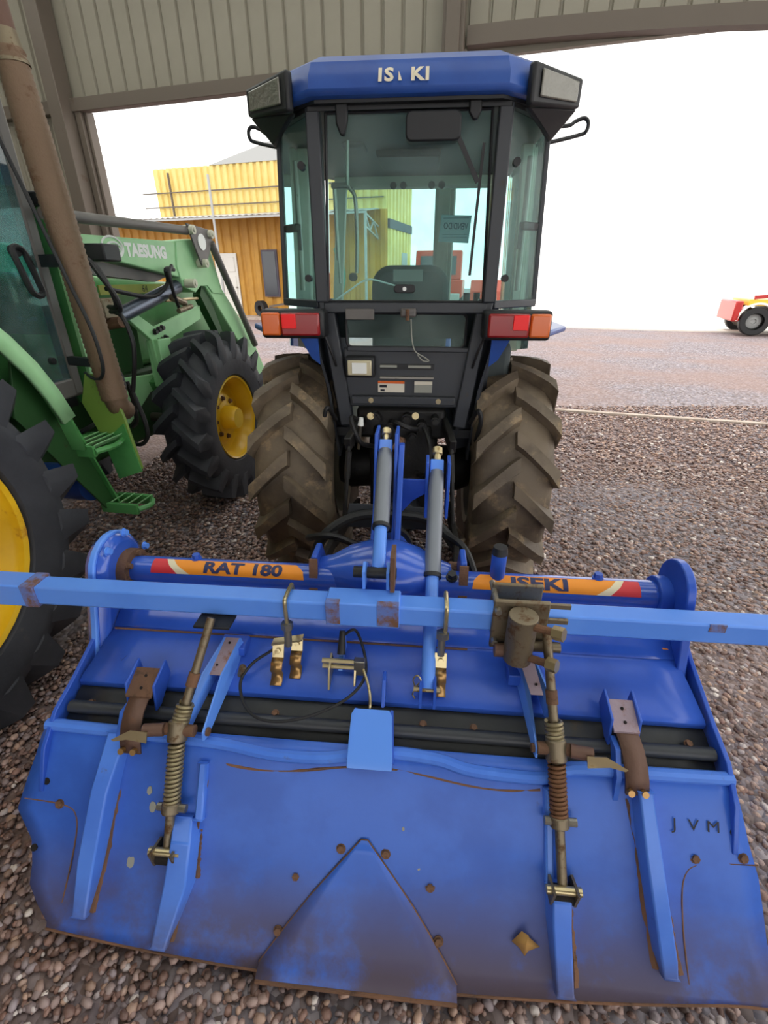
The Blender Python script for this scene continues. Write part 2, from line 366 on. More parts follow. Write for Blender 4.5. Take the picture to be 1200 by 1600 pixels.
# loose pebbles where they can be told apart: one mesh of rounded stones
def pebbles(name, zones, label):
    t = (1 + 5 ** .5) / 2
    iv = np.array([(-1, t, 0), (1, t, 0), (-1, -t, 0), (1, -t, 0), (0, -1, t), (0, 1, t), (0, -1, -t), (0, 1, -t), (t, 0, -1), (t, 0, 1), (-t, 0, -1), (-t, 0, 1)], float); iv /= np.linalg.norm(iv[0])
    fa = np.array([(0, 11, 5), (0, 5, 1), (0, 1, 7), (0, 7, 10), (0, 10, 11), (1, 5, 9), (5, 11, 4), (11, 10, 2), (10, 7, 6), (7, 1, 8), (3, 9, 4), (3, 4, 2), (3, 2, 6), (3, 6, 8), (3, 8, 9), (4, 9, 5), (2, 4, 11), (6, 2, 10), (8, 6, 7), (9, 8, 1)])
    V = []; k = 0; rng = np.random.default_rng(3)
    for x0, x1, y0, y1, dens, r0, r1 in zones:
        n = int((x1 - x0) * (y1 - y0) * dens)
        p = np.c_[rng.uniform(x0, x1, n), rng.uniform(y0, y1, n)]
        r = r0 + (r1 - r0) * rng.random(n) ** 1.6
        sc = np.c_[r * rng.uniform(.9, 1.5, n), r * rng.uniform(.8, 1.1, n), r * rng.uniform(.55, .85, n)]
        v = iv[None] * sc[:, None, :] * rng.uniform(.86, 1.12, (n, 12, 1))
        a = rng.uniform(0, 6.28, n); b = rng.uniform(-.5, .5, n)
        ca, sa, cb, sb = np.cos(a)[:, None], np.sin(a)[:, None], np.cos(b)[:, None], np.sin(b)[:, None]
        y_ = v[..., 1] * cb - v[..., 2] * sb; z_ = v[..., 1] * sb + v[..., 2] * cb; x_ = v[..., 0]
        V.append(np.stack([x_ * ca - y_ * sa + p[:, :1], x_ * sa + y_ * ca + p[:, 1:], z_ + (r * rng.uniform(.1, .9, n))[:, None]], -1).reshape(-1, 3)); k += n
    V = np.concatenate(V); F = (fa[None] + 12 * np.arange(k)[:, None, None]).reshape(-1, 3)
    me = bpy.data.meshes.new(name); me.vertices.add(len(V)); me.vertices.foreach_set('co', V.ravel()); me.loops.add(F.size); me.loops.foreach_set('vertex_index', F.ravel())
    me.polygons.add(len(F)); me.polygons.foreach_set('loop_start', np.arange(0, F.size, 3)); me.polygons.foreach_set('loop_total', np.full(len(F), 3)); me.polygons.foreach_set('use_smooth', np.ones(len(F), bool))
    me.update(calc_edges=True); me.materials.append(M['gravel_stone'])
    o = bpy.data.objects.new(name, me); COL.objects.link(o); o['kind'] = 'stuff'; o['label'] = label; o['category'] = 'gravel'
pebbles('gravel', [(-1.5, 2.3, .25, 2.0, 3700, .006, .0145), (-2.4, 4.2, 2.0, 4.0, 2600, .008, .016), (-2.2, 5.8, 4.0, 6.3, 1100, .01, .018)],
        'rounded brown and grey pebbles covering the yard under the machines')

# ---- shed: front wall with two openings, seen from inside
FW = Frame(16.5, -1., 6.43)
V0 = 6.43
wall = struct('wall_front', MB().bx(-8.0, 7.5, V0 + .03, V0 + .10, 3.60, 5.3).bx(-8.0, -6.06, V0 + .03, V0 + .10, 0, 3.6), 'cladding', FW, smooth=0)
m = MB().prism([(-.104, 0, 0), (-.09, -.03, 0), (.09, -.03, 0), (.104, 0, 0)], (0, 0, 1.62))
CUR[0] = Frame(0); src = m.build('cladding_panel', 'cladding', wall, smooth=0); src.location = (-8.0 + .115 + 1., .03, 3.66)
n_p = int(15.4 / .225)
for i in range(1, n_p): inst(src, wall, (-8.0 + .115 + .225 * i + 1., .03, 3.66))
m = MB().prism([(-.104, 0, 0), (-.09, -.03, 0), (.09, -.03, 0), (.104, 0, 0)], (0, 0, 3.44))
src = m.build('cladding_panel', 'cladding', wall, smooth=0); src.location = (-8.0 + .115 + 1., .03, .01)
for i in range(1, 8): inst(src, wall, (-8.0 + .115 + .225 * i + 1., .03, .01))
# lintels (the right-hand one bows slightly), columns, jamb
m = MB(); m.bx(-8, -1.0, V0 - .10, V0 + .02, 3.50, 3.64); struct('trim_1', m, 'beam', FW, bevel=.006)
m = MB()
us = [-1.0 + 8.4 * i / 24 for i in range(25)]
def bow(u): u = min(u, 2.2); return 3.66 - .008 * (u + 1) - .0125 * (u + 1) ** 2
m.grid([[(u, V0 - .11, bow(u)) for u in us], [(u, V0 - .11, bow(u) + .15) for u in us], [(u, V0 + .02, bow(u) + .15) for u in us], [(u, V0 + .02, bow(u)) for u in us], [(u, V0 - .11, bow(u)) for u in us]])
struct('trim_2', m, 'beam', FW, smooth=30)
m = MB(); m.bx(-1.24, -1.02, V0 - .20, V0 - .11, 0, 5.25).bx(-1.20, -1.06, V0 - .24, V0 - .20, 0, 5.25); struct('trim_3', m, 'beam', FW, bevel=.006)
m = MB(); m.bx(-6.34, -6.14, V0 - .26, V0 - .02, 0, 5.25); struct('trim_4', m, 'beam', FW, bevel=.008)
m = MB(); m.bx(-6.12, -6.03, V0 - .08, V0 + .06, 0, 3.52).bx(-6.02, -5.98, V0 - .03, V0 + .10, 0, 3.52); struct('trim_5', m, 'beam', FW, bevel=.006)
m = MB(); m.bx(-7.9, -6.34, V0 - .16, V0 - .02, 2.25, 2.40); struct('trim_6', m, 'beam', FW, bevel=.006)
# kerb strip where the shed floor meets the yard
m = MB(); m.bx(-1.0, 8, V0 - .05, V0 + .03, -.03, .035); struct('trim_7', m, 'concrete', FW, bevel=.01)
# roof sheets; unseen translucent strips added between them to brighten the shed
SK = [(4.0, 5.8), (1.6, 3.2), (-1.1, .4)]
edges = [V0 + .1] + [q for a, b in SK for q in (b, a)] + [-11.0]
m = MB()
for k in range(0, len(edges), 2): m.bx(-8.2, 9.0, edges[k + 1], edges[k], 5.3, 5.36)
for k in range(9): m.bx(-8.2 + 2.1 * k, -8.1 + 2.1 * k, -11.0, V0, 5.18, 5.31)
struct('ceiling', m, 'roof_sheet', FW, smooth=0)
for k, (a, b) in enumerate(SK): struct('window_%d' % (k + 1), MB().bx(-8.2, 9.0, a - .05, b + .05, 5.361, 5.366), 'added_skylight_sheet', FW, smooth=0)  # unseen skylights, added to fill the interior from above
struct('shade_wall_back', MB().bx(-8.2, -2.6, -11.1, -11.0, 0, 5.36), 'cladding', FW, smooth=0)  # unseen half wall behind the camera, added to dim the left rear
m = MB(); m.bx(-8.08, -8.0, -11.0, V0 + .1, 0, 5.3); struct('wall_left', m, 'cladding', FW, smooth=0)

# near-white slab beyond the gravel yard, sun glare put into its colour
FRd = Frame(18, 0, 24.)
struct('floor_glare', MB().bx(-3.6, 200, 18.6, 200, -.02, .03), 'glare_pale', FRd, smooth=0)

# ---- container building across the yard
FB = Frame(18, -11., 19.5)
bld = thing('container_building', 'tan corrugated two-storey container building with an awning across the yard', 'building', FB)
def corr(u0, u1, z0, z1, v, pitch=.42, dep=.07, name='wall_sheet', mt='container_tan', par=bld, along='u'):
    m = MB(); k = int(round((u1 - u0) / pitch)); pts = []
    for i in range(k):
        a = u0 + (u1 - u0) * i / k; w = (u1 - u0) / k; pts += [(a, 0), (a + w * .30, 0), (a + w * .42, -dep), (a + w * .85, -dep), (a + w * .97, 0)]
    pts.append((u1, 0))
    if along == 'u': m.grid([[(a, v + d, z0) for a, d in pts], [(a, v + d, z1) for a, d in pts]])
    else: m.grid([[(v - d, a, z0) for a, d in pts], [(v - d, a, z1) for a, d in pts]])
    return m.build(name, mt, par, smooth=0, solid=.02)
corr(-21.5, -6.2, .1, 3.85, 19.5)
corr(-16.4, -6.2, 3.85, 5.55, 19.5, pitch=.30, mt='container_cream', name='upper_wall_sheet')
corr(19.5, 22.7, .1, 5.55, -6.2, pitch=.45, mt='container_cream', name='end_wall_sheet', along='v')
MB().bx(-6.22, -6.10, 19.5, 22.7, 3.25, 3.55).build('wall_band', 'shutter', bld)
MB().bx(-6.14, -6.1, 21.2, 22.0, 1.5, 2.5).build('wall_hatch', 'pale_metal', bld)
MB().bx(-22, -5.8, 18.3, 22.8, 0, .1).build('plinth', 'concrete', bld)
m = MB(); k = 110; m.grid([[(-21.5 + 15. * i / k, 18.0, 3.66 + (.03 if i % 2 else 0)) for i in range(k + 1)], [(-21.5 + 15. * i / k, 19.45, 3.86 + (.03 if i % 2 else 0)) for i in range(k + 1)]])
m.build('awning_sheet', 'pale_metal', bld, smooth=0, solid=.02)
m = MB(); m.beam((-21.5, 18.04, 3.62), (-6.5, 18.04, 3.62), .05, .07); m.build('awning_rail', 'pale_metal', bld)
for u in (-18., -12.74, -6.55):
    MB().cyl((u, 18.04, .1), (u, 18.04, 5.0 if u == -12.74 else 3.6), .05, n=10).build('awning_post', 'pale_metal', bld)
tr = MB()
for a, b in (((18.0, 3.6), (19.45, 3.3)), ((18.0, 3.2), (19.45, 2.9)), ((18.0, 3.2), (18.0, 3.6)), ((18.0, 3.6), (18.5, 3.1)), ((18.5, 3.1), (18.9, 3.42)), ((18.9, 3.42), (19.4, 2.95))):
    tr.beam((-6.55, a[0], a[1]), (-6.55, b[0], b[1]), .05, .05)
tr.build('awning_truss', 'pale_metal', bld)
for z in (4.22, 4.72): MB().beam((-17, 19.36, z), (-6.3, 19.36, z), .03, .04).build('rail', 'beam', bld)
for u in (-15.6, -10.4): MB().bx(u - .03, u + .03, 19.36, 19.42, 3.85, 5.4).build('rail_post', 'beam', bld)
MB().prism([(-13.6, 19.4, 5.55), (-6.2, 19.4, 5.55), (-6.2, 19.4, 6.2), (-10.5, 19.4, 6.2)], (0, 3.2, 0)).build('gable_roof', 'pale_metal', bld, smooth=0)
d = MB().bx(-13.92, -12.84, 19.36, 19.42, .1, 2.5).build('door', 'white_door', bld, bevel=.01)
for z0, z1 in ((.3, .85), (.95, 1.65), (1.8, 2.35)):
    for u in (-13.64, -13.12): MB().bx(u - .17, u + .17, 19.335, 19.36, z0, z1).build('door_panel', 'white_door', d, bevel=.012)
MB().cyl((-12.95, 19.36, 1.2), (-12.95, 19.28, 1.2), .035, n=10).build('knob', 'steel', d)
w_ = MB().bx(-11.62, -10.9, 19.33, 19.42, .85, 2.6).build('window', 'shutter', bld)
MB().bx(-11.55, -10.97, 19.31, 19.33, .92, 2.53).build('pane', 'dark_glass', w_)
MB().tube(spline([(-8.3, 19.3, 2.6), (-8.15, 19.25, 2.0), (-8.3, 19.25, 1.2), (-8.05, 19.25, 1.0), (-7.9, 19.25, 1.7), (-8.1, 19.3, 2.55)], 6), .05, 6).build('coiled_hose', 'teal_hose', bld)
# machine parts stacked by the building's wall
FC = Frame(18, -11.4, 18.9)
cr = thing('parts_pile', 'low heap of dark machine parts against the tan building wall', 'scrap', FC)
MB().lathe([(-.1, .12), (-.12, .3), (.12, .3), (.1, .12)], (-11.6, 18.9, .42), (.3, 1, 0), 18, closed=True).build('old_tire', 'rubber_hose', cr)
MB().bx(-11.3, -10.9, 18.7, 19.1, .1, .45).build('crate', 'shutter', cr, bevel=.02)
MB().beam((-11.1, 18.7, .5), (-10.4, 19.0, .62), .1, .08).build('channel', 'beam', cr)

# ---- tow truck at the right edge
def wheel_parts(par, c, R, w, axis, tmat='rubber_hose', rmat='pale_metal'):
    a = Vector(axis).normalized(); t = MB().lathe([(-w / 2, R * .6), (-w / 2, R * .93), (-w * .4, R), (w * .4, R), (w / 2, R * .93), (w / 2, R * .6)], c, a, 28).build('tire', tmat, par)
    MB().lathe([(-w * .42, R * .62), (-w * .2, R * .5), (-w * .12, R * .2), (-w * .3, R * .16), (-w * .3, .001)], c, a, 20).build('rim', rmat, t)
FT = Frame(112, 0, 0)
c_, s_ = math.cos(FT.a), math.sin(FT.a); X, Y = 11.1, 15.1
FT.o = (X * c_ - Y * s_, X * s_ + Y * c_, 0); U, Vv = FT.o[0], FT.o[1]
tt = thing('tow_truck', 'white flatbed tow truck with red and yellow trim at the right edge', 'truck', FT)
wheel_parts(tt, (U + .0, Vv, .39), .39, .26, (1, 0, 0)); wheel_parts(tt, (U - 1.7, Vv, .39), .39, .26, (-1, 0, 0)); wheel_parts(tt, (U, Vv + 3.6, .39), .39, .26, (1, 0, 0))
MB().bx(U - 1.9, U + .12, Vv - .3, Vv + 4.6, .82, 1.0).build('deck', 'truck_yellow', tt, bevel=.02)
MB().bx(U - .1, U + .14, Vv + .42, Vv + 3.1, .28, .62).build('side_skirt', 'truck_white', tt, bevel=.03)
MB().bx(U - 1.8, U + .05, Vv + .35, Vv + 4.5, .55, .82).build('chassis', 'black_paint', tt)
MB().bx(U - 1.9, U + .14, Vv - .62, Vv - .42, .38, .95).build('rear_bumper', 'truck_red', tt, bevel=.04)
MB().lathe([(-.14, .46), (.14, .46), (.14, .52), (-.14, .52)], (U, Vv, .40), (1, 0, 0), 20, a0=math.pi, a1=2 * math.pi).build('mudguard', 'truck_white', tt)
MB().beam((U + .1, Vv + .5, 1.0), (U + .1, Vv + 1.3, 1.75), .06, .12).build('boom_brace', 'truck_red', tt)
MB().beam((U + .1, Vv - .2, 1.05), (U + .1, Vv + .6, 1.12), .06, .10).build('boom_rail', 'truck_red', tt)
MB().bx(U - 1.7, U + .1, Vv + 2.0, Vv + 3.0, 1.0, 1.5).build('tool_box', 'truck_white', tt, bevel=.03)
cb = MB().prism([(U - 1.8, Vv + 4.7, .5), (U - 1.8, Vv + 6.3, .5), (U - 1.8, Vv + 6.3, 1.3), (U - 1.8, Vv + 5.9, 2.1), (U - 1.8, Vv + 4.7, 2.1)], (1.9, 0, 0)).build('cab', 'truck_white', tt, bevel=.05)
MB().bx(U + .1, U + .11, Vv + 4.95, Vv + 5.8, 1.3, 1.95).build('side_window', 'dark_glass', cb)
wheel_parts(tt, (U, Vv + 5.4, .39), .39, .26, (1, 0, 0))

# ---- red machines far out in the yard
FR = Frame(10, 0, 0); FR.o = (-2.9, 24., 0)
rt = thing('red_truck', 'red truck with a pale windscreen parked far behind the cab', 'truck', FR)
MB().bx(-4.1, -1.7, 24, 29, .7, 1.5).build('body', 'machine_red', rt, bevel=.06)
q = MB().prism([(-4.0, 24.0, 1.5), (-4.0, 24.35, 2.75), (-4.0, 25.6, 2.75), (-4.0, 25.6, 1.5)], (2.2, 0, 0)).build('cab', 'machine_red', rt, bevel=.06)
MB().prism([(-3.75, 24.03, 1.7), (-2.05, 24.03, 1.7), (-2.05, 24.25, 2.5), (-3.75, 24.25, 2.5)], (0, -.03, 0)).build('windscreen', 'dark_glass', q)
MB().bx(-4.0, -1.8, 23.85, 24.0, .6, .9).build('bumper', 'pale_metal', rt, bevel=.03)
for u in (-3.9, -1.9):
    for v in (24.7, 28.2): wheel_parts(rt, (u, v, .45), .45, .3, (-1 if u < -3 else 1, 0, 0))
FR2 = Frame(10, 0, 0); FR2.o = (-.4, 23., 0)
rm = thing('red_seed_drill', 'low orange-red farm implement beside the red truck', 'implement', FR2)
MB().prism([(-1.2, 23, .6), (-1.2, 22.8, 1.1), (-1.2, 23.1, 1.5), (-1.2, 24.1, 1.5), (-1.2, 24.0, .6)], (1.7, 0, 0)).build('hopper', 'machine_red', rm, bevel=.04)
MB().beam((-1.3, 23.5, .55), (.6, 23.5, .55), .15, .15).build('frame', 'machine_red', rm)
for u in (-1.35, .65): wheel_parts(rm, (u, 23.6, .4), .4, .2, (1 if u > 0 else -1, 0, 0))
for u in (-.9, -.5, -.1, .3): MB().cyl((u, 23.5, .5), (u, 23.1, .05), .03, n=8).build('tine', 'beam', rm)
rt.location.x += 1.25; rt.location.y += .9; rm.location.x += .5; rm.location.y -= 3.0

# ================================================================== rotary tiller
FTL = Frame(5, -.1, .8)
til = thing('rotary_tiller', 'wide blue rotary tiller hitched behind the blue tractor, scuffed and rusty', 'tiller', FTL)
U0, V_0 = -.1, .8
NG = Vector((0, -.80, .60))          # outward normal of the tailgate
def B(name, m, mt, par=til, **k): return m.build(name, mt, par, **k)

# main cross tube with its decals
TC = (1.19, .712); TR = .045; DA = 58.
tube = B('main_tube', MB().cyl((-.93, *TC), (.72, *TC), TR, n=72), 'tiller_gloss')
def onTube(x0, a0=40., dr=.0012):
    """x along the tube, y wrapped round it, starting from the angle a0 above the rear horizontal"""
    def f(x, y):
        a = math.radians(a0) + y / TR; r = TR + dr; return Vector((x0 + x, TC[0] - r * math.cos(a), TC[1] + r * math.sin(a)))
    return f
def tube_patch(poly_rows, name, mt, par, dr):
    m = MB(); rows = []
    ys = [q[2] for q in poly_rows]
    for j in range(9):
        y = ys[0] + (ys[-1] - ys[0]) * j / 8; xa = float(np.interp(y, ys, [q[0] for q in poly_rows])); xb = float(np.interp(y, ys, [q[1] for q in poly_rows]))
        rows.append([onTube(0, DA, dr)(xa + (xb - xa) * i / 8, y) for i in range(9)])
    m.grid(rows); return B(name, m, mt, par)
dl = tube_patch([(-.83, -.345, -.026), (-.83, -.35, 0), (-.83, -.375, .024)], 'orange_decal', 'decal_orange', tube, .0006)
tube_patch([(-.83, -.745, -.026), (-.83, -.775, 0), (-.83, -.79, .024)], 'red_corner', 'decal_red', dl, .0010)
tube_patch([(-.745, -.705, -.026), (-.775, -.748, 0), (-.79, -.768, .024)], 'cream_stripe', 'decal_cream', dl, .0010)
lettering('RAT', .050, onTube(-.60, DA - 3, .0016), 'decal_lettering', 'decal_blue', dl, bold=.002, sx=1.35, cuts=3)
lettering('180', .050, onTube(-.465, DA - 3, .0016), 'decal_number', 'decal_blue', dl, bold=.002, sx=1.35, cuts=3)
dr_ = tube_patch([(.16, .64, -.026), (.165, .64, 0), (.185, .64, .024)], 'orange_decal', 'decal_orange', tube, .0006)
tube_patch([(.555, .64, -.026), (.585, .64, 0), (.60, .64, .024)], 'red_corner', 'decal_red', dr_, .0010)
tube_patch([(.515, .555, -.026), (.558, .585, 0), (.578, .60, .024)], 'cream_stripe', 'decal_cream', dr_, .0010)
lettering('ISEKI', .050, onTube(.355, DA - 3, .0018), 'decal_lettering', 'decal_blue', dr_, bold=.002, sx=1.6, cuts=3)
m = MB().cyl((-.93, *TC), (-.90, *TC), .068, n=24)
B('tube_flange', m, 'rust')
for k in range(6):
    a = k * math.pi / 3 + .3; p = Vector((-.90, TC[0] + .056 * math.cos(a), TC[1] + .056 * math.sin(a)))
    B('flange_bolt', MB().hexbolt(p, (1, 0, 0), .009, .014), 'rust')
# chain case on the left, running down to the rotor
def stadium(u0, u1, c0, r0, c1, r1, k=10):
    (va, za), (vb, zb) = c0, c1; d = math.atan2(zb - za, vb - va); pts = []
    for i in range(k + 1):
        a = d + math.pi / 2 + math.pi * i / k; pts.append((u0, va + r0 * math.cos(a), za + r0 * math.sin(a)))
    for i in range(k + 1):
        a = d - math.pi / 2 + math.pi * i / k; pts.append((u0, vb + r1 * math.cos(a), zb + r1 * math.sin(a)))
    return MB().prism(pts, (u1 - u0, 0, 0))
cc = B('chain_case', stadium(-1.0, -.93, (1.18, .73), .105, (1.05, .24), .14), 'tiller_gloss', bevel=.022)
B('case_rim', stadium(-.975, -.955, (1.18, .73), .115, (1.05, .24), .15), 'bar_blue', cc, bevel=.004)
for va, za in ((1.21, .835), (1.29, .74), (1.12, .82), (1.08, .66)): B('case_bolt', MB().hexbolt((-.93, va, za), (1, 0, 0), .010, .014), 'bar_blue', cc)
# bearing plate on the right
rp = B('bearing_plate', stadium(.725, .75, (1.17, .755), .085, (1.05, .24), .12), 'tiller_blue', bevel=.004)
B('plate_boss', MB().cyl((.69, *TC), (.728, *TC), .06, n=24), 'tiller_blue', rp, bevel=.004)
# centre gearbox hump and hitch frame
gx = B('gearbox', MB().lathe([(-.24, .046), (-.17, .06), (-.11, .095), (-.04, .115), (.04, .115), (.10, .095), (.16, .062), (.20, .046)], (-.10, 1.22, .715), (1, 0, 0), 28), 'tiller_gloss')
B('pinion_housing', MB().cyl((-.10, 1.25, .72), (-.10, 1.48, .66), .085, .06, 24), 'tiller_blue', gx)
B('gearbox_cap', MB().cyl((-.10, 1.48, .66), (-.10, 1.52, .65), .075, n=24), 'greasy_black', gx)
B('filler_pipe', MB().cyl((.235, 1.19, .735), (.235, 1.19, .835), .022, n=18), 'tiller_blue')
B('filler_cap', MB().cyl((.235, 1.19, .832), (.235, 1.19, .855), .024, .02, n=12), 'black_plastic')
B('tube_plug', MB().hexbolt((.10, 1.17, .752), (0, -.3, 1), .013, .022), 'black_plastic')
B('tube_plug', MB().hexbolt((-.70, 1.20, .755), (0, 0, 1), .012, .018), 'tiller_blue')
B('tube_plug', MB().hexbolt((.53, 1.20, .755), (0, 0, 1), .012, .018), 'tiller_blue')
# hitch ears
for u, t in ((-.325, .018), (.125, .018)):
    e = B('hitch_ear', MB().prism([(u, 1.14, .66), (u, 1.18, .80), (u, 1.26, .80), (u, 1.36, .64), (u, 1.36, .58), (u, 1.2, .60)], (t, 0, 0)), 'tiller_blue', bevel=.004)
    B('ear_edge', MB().prism([(u - .004, 1.138, .68), (u - .004, 1.168, .795), (u - .004, 1.172, .795), (u - .004, 1.15, .68)], (t + .008, 0, 0)), 'rust', e)
# mast: two slanted flats and a cross plate
for u in (-.158, -.092):
    B('mast_plate', MB().prism([(u, 1.46, 1.10), (u, 1.56, 1.10), (u, 1.50, .80), (u, 1.26, .70), (u, 1.18, .70), (u, 1.38, .86)], (.010, 0, 0)), 'tiller_blue', bevel=.002)
for u in (.012, .082):
    B('mast_plate', MB().prism([(u, 1.42, 1.02), (u, 1.50, 1.02), (u, 1.50, .82), (u, 1.42, .82)], (.010, 0, 0)), 'tiller_blue', bevel=.002)
B('mast_cross_plate', MB().prism([(-.085, 1.49, .93), (.015, 1.49, .93), (.015, 1.49, .88), (-.03, 1.49, .85), (-.07, 1.49, .80), (-.085, 1.49, .80)], (0, .012, 0)), 'tiller_blue', bevel=.002)
B('mast_flat', MB().prism([(-.079, 1.47, 1.06), (-.079, 1.50, 1.06), (-.079, 1.22, .66), (-.079, 1.17, .70)], (.018, 0, 0)), 'tiller_blue', bevel=.003)
B('mast_flat_stain', MB().prism([(-.080, 1.21, .72), (-.080, 1.24, .74), (-.080, 1.22, .66), (-.080, 1.17, .70)], (.020, 0, 0)), 'rust')
# two support struts
def strut(p0, p1, s0, nm):
    p0, p1 = Vector(p0), Vector(p1); q = p0.lerp(p1, s0)
    st = B('support_strut', MB().cyl(p0, q, .019, n=20), 'bar_blue'); st['label'] = nm
    B('sleeve', MB().cyl(q, p1, .0245, n=22), 'grey_sleeve', st); B('sleeve_ring', MB().cyl(q, q + (p1 - q).normalized() * .012, .0265, n=22), 'rubber_hose', st)
    d = (p1 - p0).normalized()
    B('head_clevis', MB().beam(p1 - d * .01, p1 + d * .045, .045, .030), 'bar_blue', st, bevel=.004)
    B('head_pin', MB().cyl(p1 + d * .03, p1 + d * .08, .012, n=14), 'zinc', st); B('head_knob', MB().cyl(p1 + d * .07, p1 + d * .098, .017, n=14), 'zinc', st, bevel=.003)
    return st
s1 = strut((-.112, 1.09, .81), (-.124, 1.47, 1.035), .33, 'grey sleeved support strut nearer the chain case')
s2 = strut((.037, .905, .575), (.048, 1.45, .975), .46, 'grey sleeved support strut running down to the hood')
for u in (-.150, -.085): B('strut_foot_plate', MB().prism([(u, 1.04, .79), (u, 1.04, .845), (u, 1.07, .86), (u, 1.13, .82), (u, 1.13, .79)], (.008, 0, 0)), 'bar_blue', s1)
B('strut_foot_pin', MB().cyl((-.18, 1.085, .815), (-.06, 1.085, .815), .016, n=14), 'greasy_black', s1)
B('strut_foot_flat', MB().bx(-.074, -.062, 1.03, 1.10, .79, .90), 'rust', s1)
for x in (.015, .052): B('strut_foot_lug', MB().bx(x, x + .007, .88, .93, .53, .60), 'tiller_blue', s2)
B('strut_foot_pin', MB().cyl((.0, .905, .575), (.07, .905, .575), .008, n=10), 'zinc', s2)
B('r_clip', MB().tube(spline([(.006, .905, .575), (-.002, .91, .60), (.008, .915, .612), (.018, .91, .60), (.008, .905, .585), (-.002, .90, .56), (.004, .895, .55)], 6), .0022, 6), 'zinc', s2)

# hood: rounded top and sloping rear panel
cols = 17
def sheet(prof, uL, uR, wob=.0):
    rows = []
    for k, (v, z) in enumerate(prof):
        a = uL[k] if isinstance(uL, list) else uL; b = uR[k] if isinstance(uR, list) else uR
        rows.append([(a + (b - a) * i / (cols - 1), v, z + wob * mnoise.noise((i * .6, k * .7, 3))) for i in range(cols)])
    return MB().grid(rows)
arc = [(1.28, .630), (1.24, .648), (1.20, .653), (1.16, .648), (1.12, .633), (1.085, .613), (1.06, .596), (1.048, .586)]
hood = B('hood_top', sheet(arc, -.925, .735), 'tiller_gloss', solid=.005, smooth=50)
pan = B('hood_panel', sheet([(1.052, .592), (1.045, .585), (.98, .556), (.915, .526), (.905, .517), (.905, .502)], [-.925, -.925, -.938, -.952, -.955, -.955], [.735, .735, .745, .754, .756, .756], .002), 'tiller_blue', solid=.005, smooth=40)
B('seam_rust', MB().cyl((-.92, 1.048, .590), (.15, 1.048, .590), .0035, n=6), 'rust', pan)
B('faded_label', sheet([(1.098, .6215), (1.07, .605)], .43, .66), 'tractor_blue', hood)
B('yellow_tag', MB().grid([[(.665, 1.112, .6315), (.68, 1.112, .6315)], [(.70, 1.075, .6095), (.715, 1.075, .6095)]]), 'decal_orange', hood)
lettering('ELR2', .014, planemap((-.853, .9875, .5615), (1, 0, 0), (0, .91, .41)), 'small_tag', 'decal_cream', pan, sx=1.3)
B('marker_tick', MB().tube([(-.862, .966, .5515), (-.856, .958, .548), (-.845, .975, .5555)], .0012, 5), 'black_print', pan)
# side plates that close the hood
def side_plate(u, t, nm):
    return B(nm, MB().prism([(u, 1.26, .66), (u, 1.15, .655), (u, 1.05, .598), (u, .90, .532), (u, .81, .50), (u, .74, .44), (u, .69, .34), (u, .74, .30), (u, .86, .16), (u, 1.2, .16), (u, 1.3, .5)], (t, 0, 0)), 'tiller_blue', bevel=.002)
side_plate(-.975, .012, 'side_plate'); side_plate(.762, .012, 'side_plate')
# rubber apron and the pipe under it
B('rubber_apron', sheet([(.925, .500), (.89, .492), (.86, .478), (.825, .458), (.79, .428)], -.955, .755, .004), 'rubber_sheet', solid=.006, smooth=50)
B('hinge_pipe', MB().cyl((-.95, .845, .482), (.755, .845, .482), .017, n=16), 'black_paint')
for u in (-.60, -.372, .028, .161, .70, -.90):
    B('apron_bolt', MB().hexbolt((u, .862, .492 if u > -.5 else .480), (0, -.4, .9), .008, .010), 'rust')

# tailgate
GP = [(.80, .475), (.772, .447), (.745, .408), (.712, .36), (.67, .295), (.632, .232), (.602, .184), (.572, .145), (.545, .113), (.521, .086)]
GL = [-.985, -.994, -1.0, -1.013, -1.03, -.985, -.975, -.971, -.94, -.905]; GR = [.775, .780, .790, .800, .820, .830, .835, .84, .85, .86]
def gate_pt(k, f):
    u = GL[k] + (GR[k] - GL[k]) * f; v, z = GP[k]; return (u, v, z)
rows = []
for k in range(len(GP)):
    r = []
    for i in range(41):
        u, v, z = gate_pt(k, i / 40); w = .004 * mnoise.noise((u * 5, k * .5, 1)); r.append((u, v - .8 * w, z + .6 * w))
    rows.append(r)
lip = []
for i in range(41):
    u = GL[-1] + (GR[-1] - GL[-1]) * i / 40; s = min(1, abs((u + .1) / .85)); lip.append((u, .487 + .03 * s * s, .052 + .028 * s * s))
rows.append(lip)
gate = B('tailgate', MB().grid(rows), 'gate_blue', solid=.006, smooth=60)
gate['label'] = 'scuffed blue tailgate of the tiller with welded ribs'
B('bottom_edge', MB().tube([(u, v - .002, z - .002) for u, v, z in lip], .0045, 6), 'rust', gate)
def gate_at(u, z, off=0.):
    """point on the tailgate skin at height z"""
    zs = [q[1] for q in GP][::-1]; vs = [q[0] for q in GP][::-1]; v = float(np.interp(z, [.052] + zs, [.487] + vs)); return Vector((u, v, z)) + NG * off
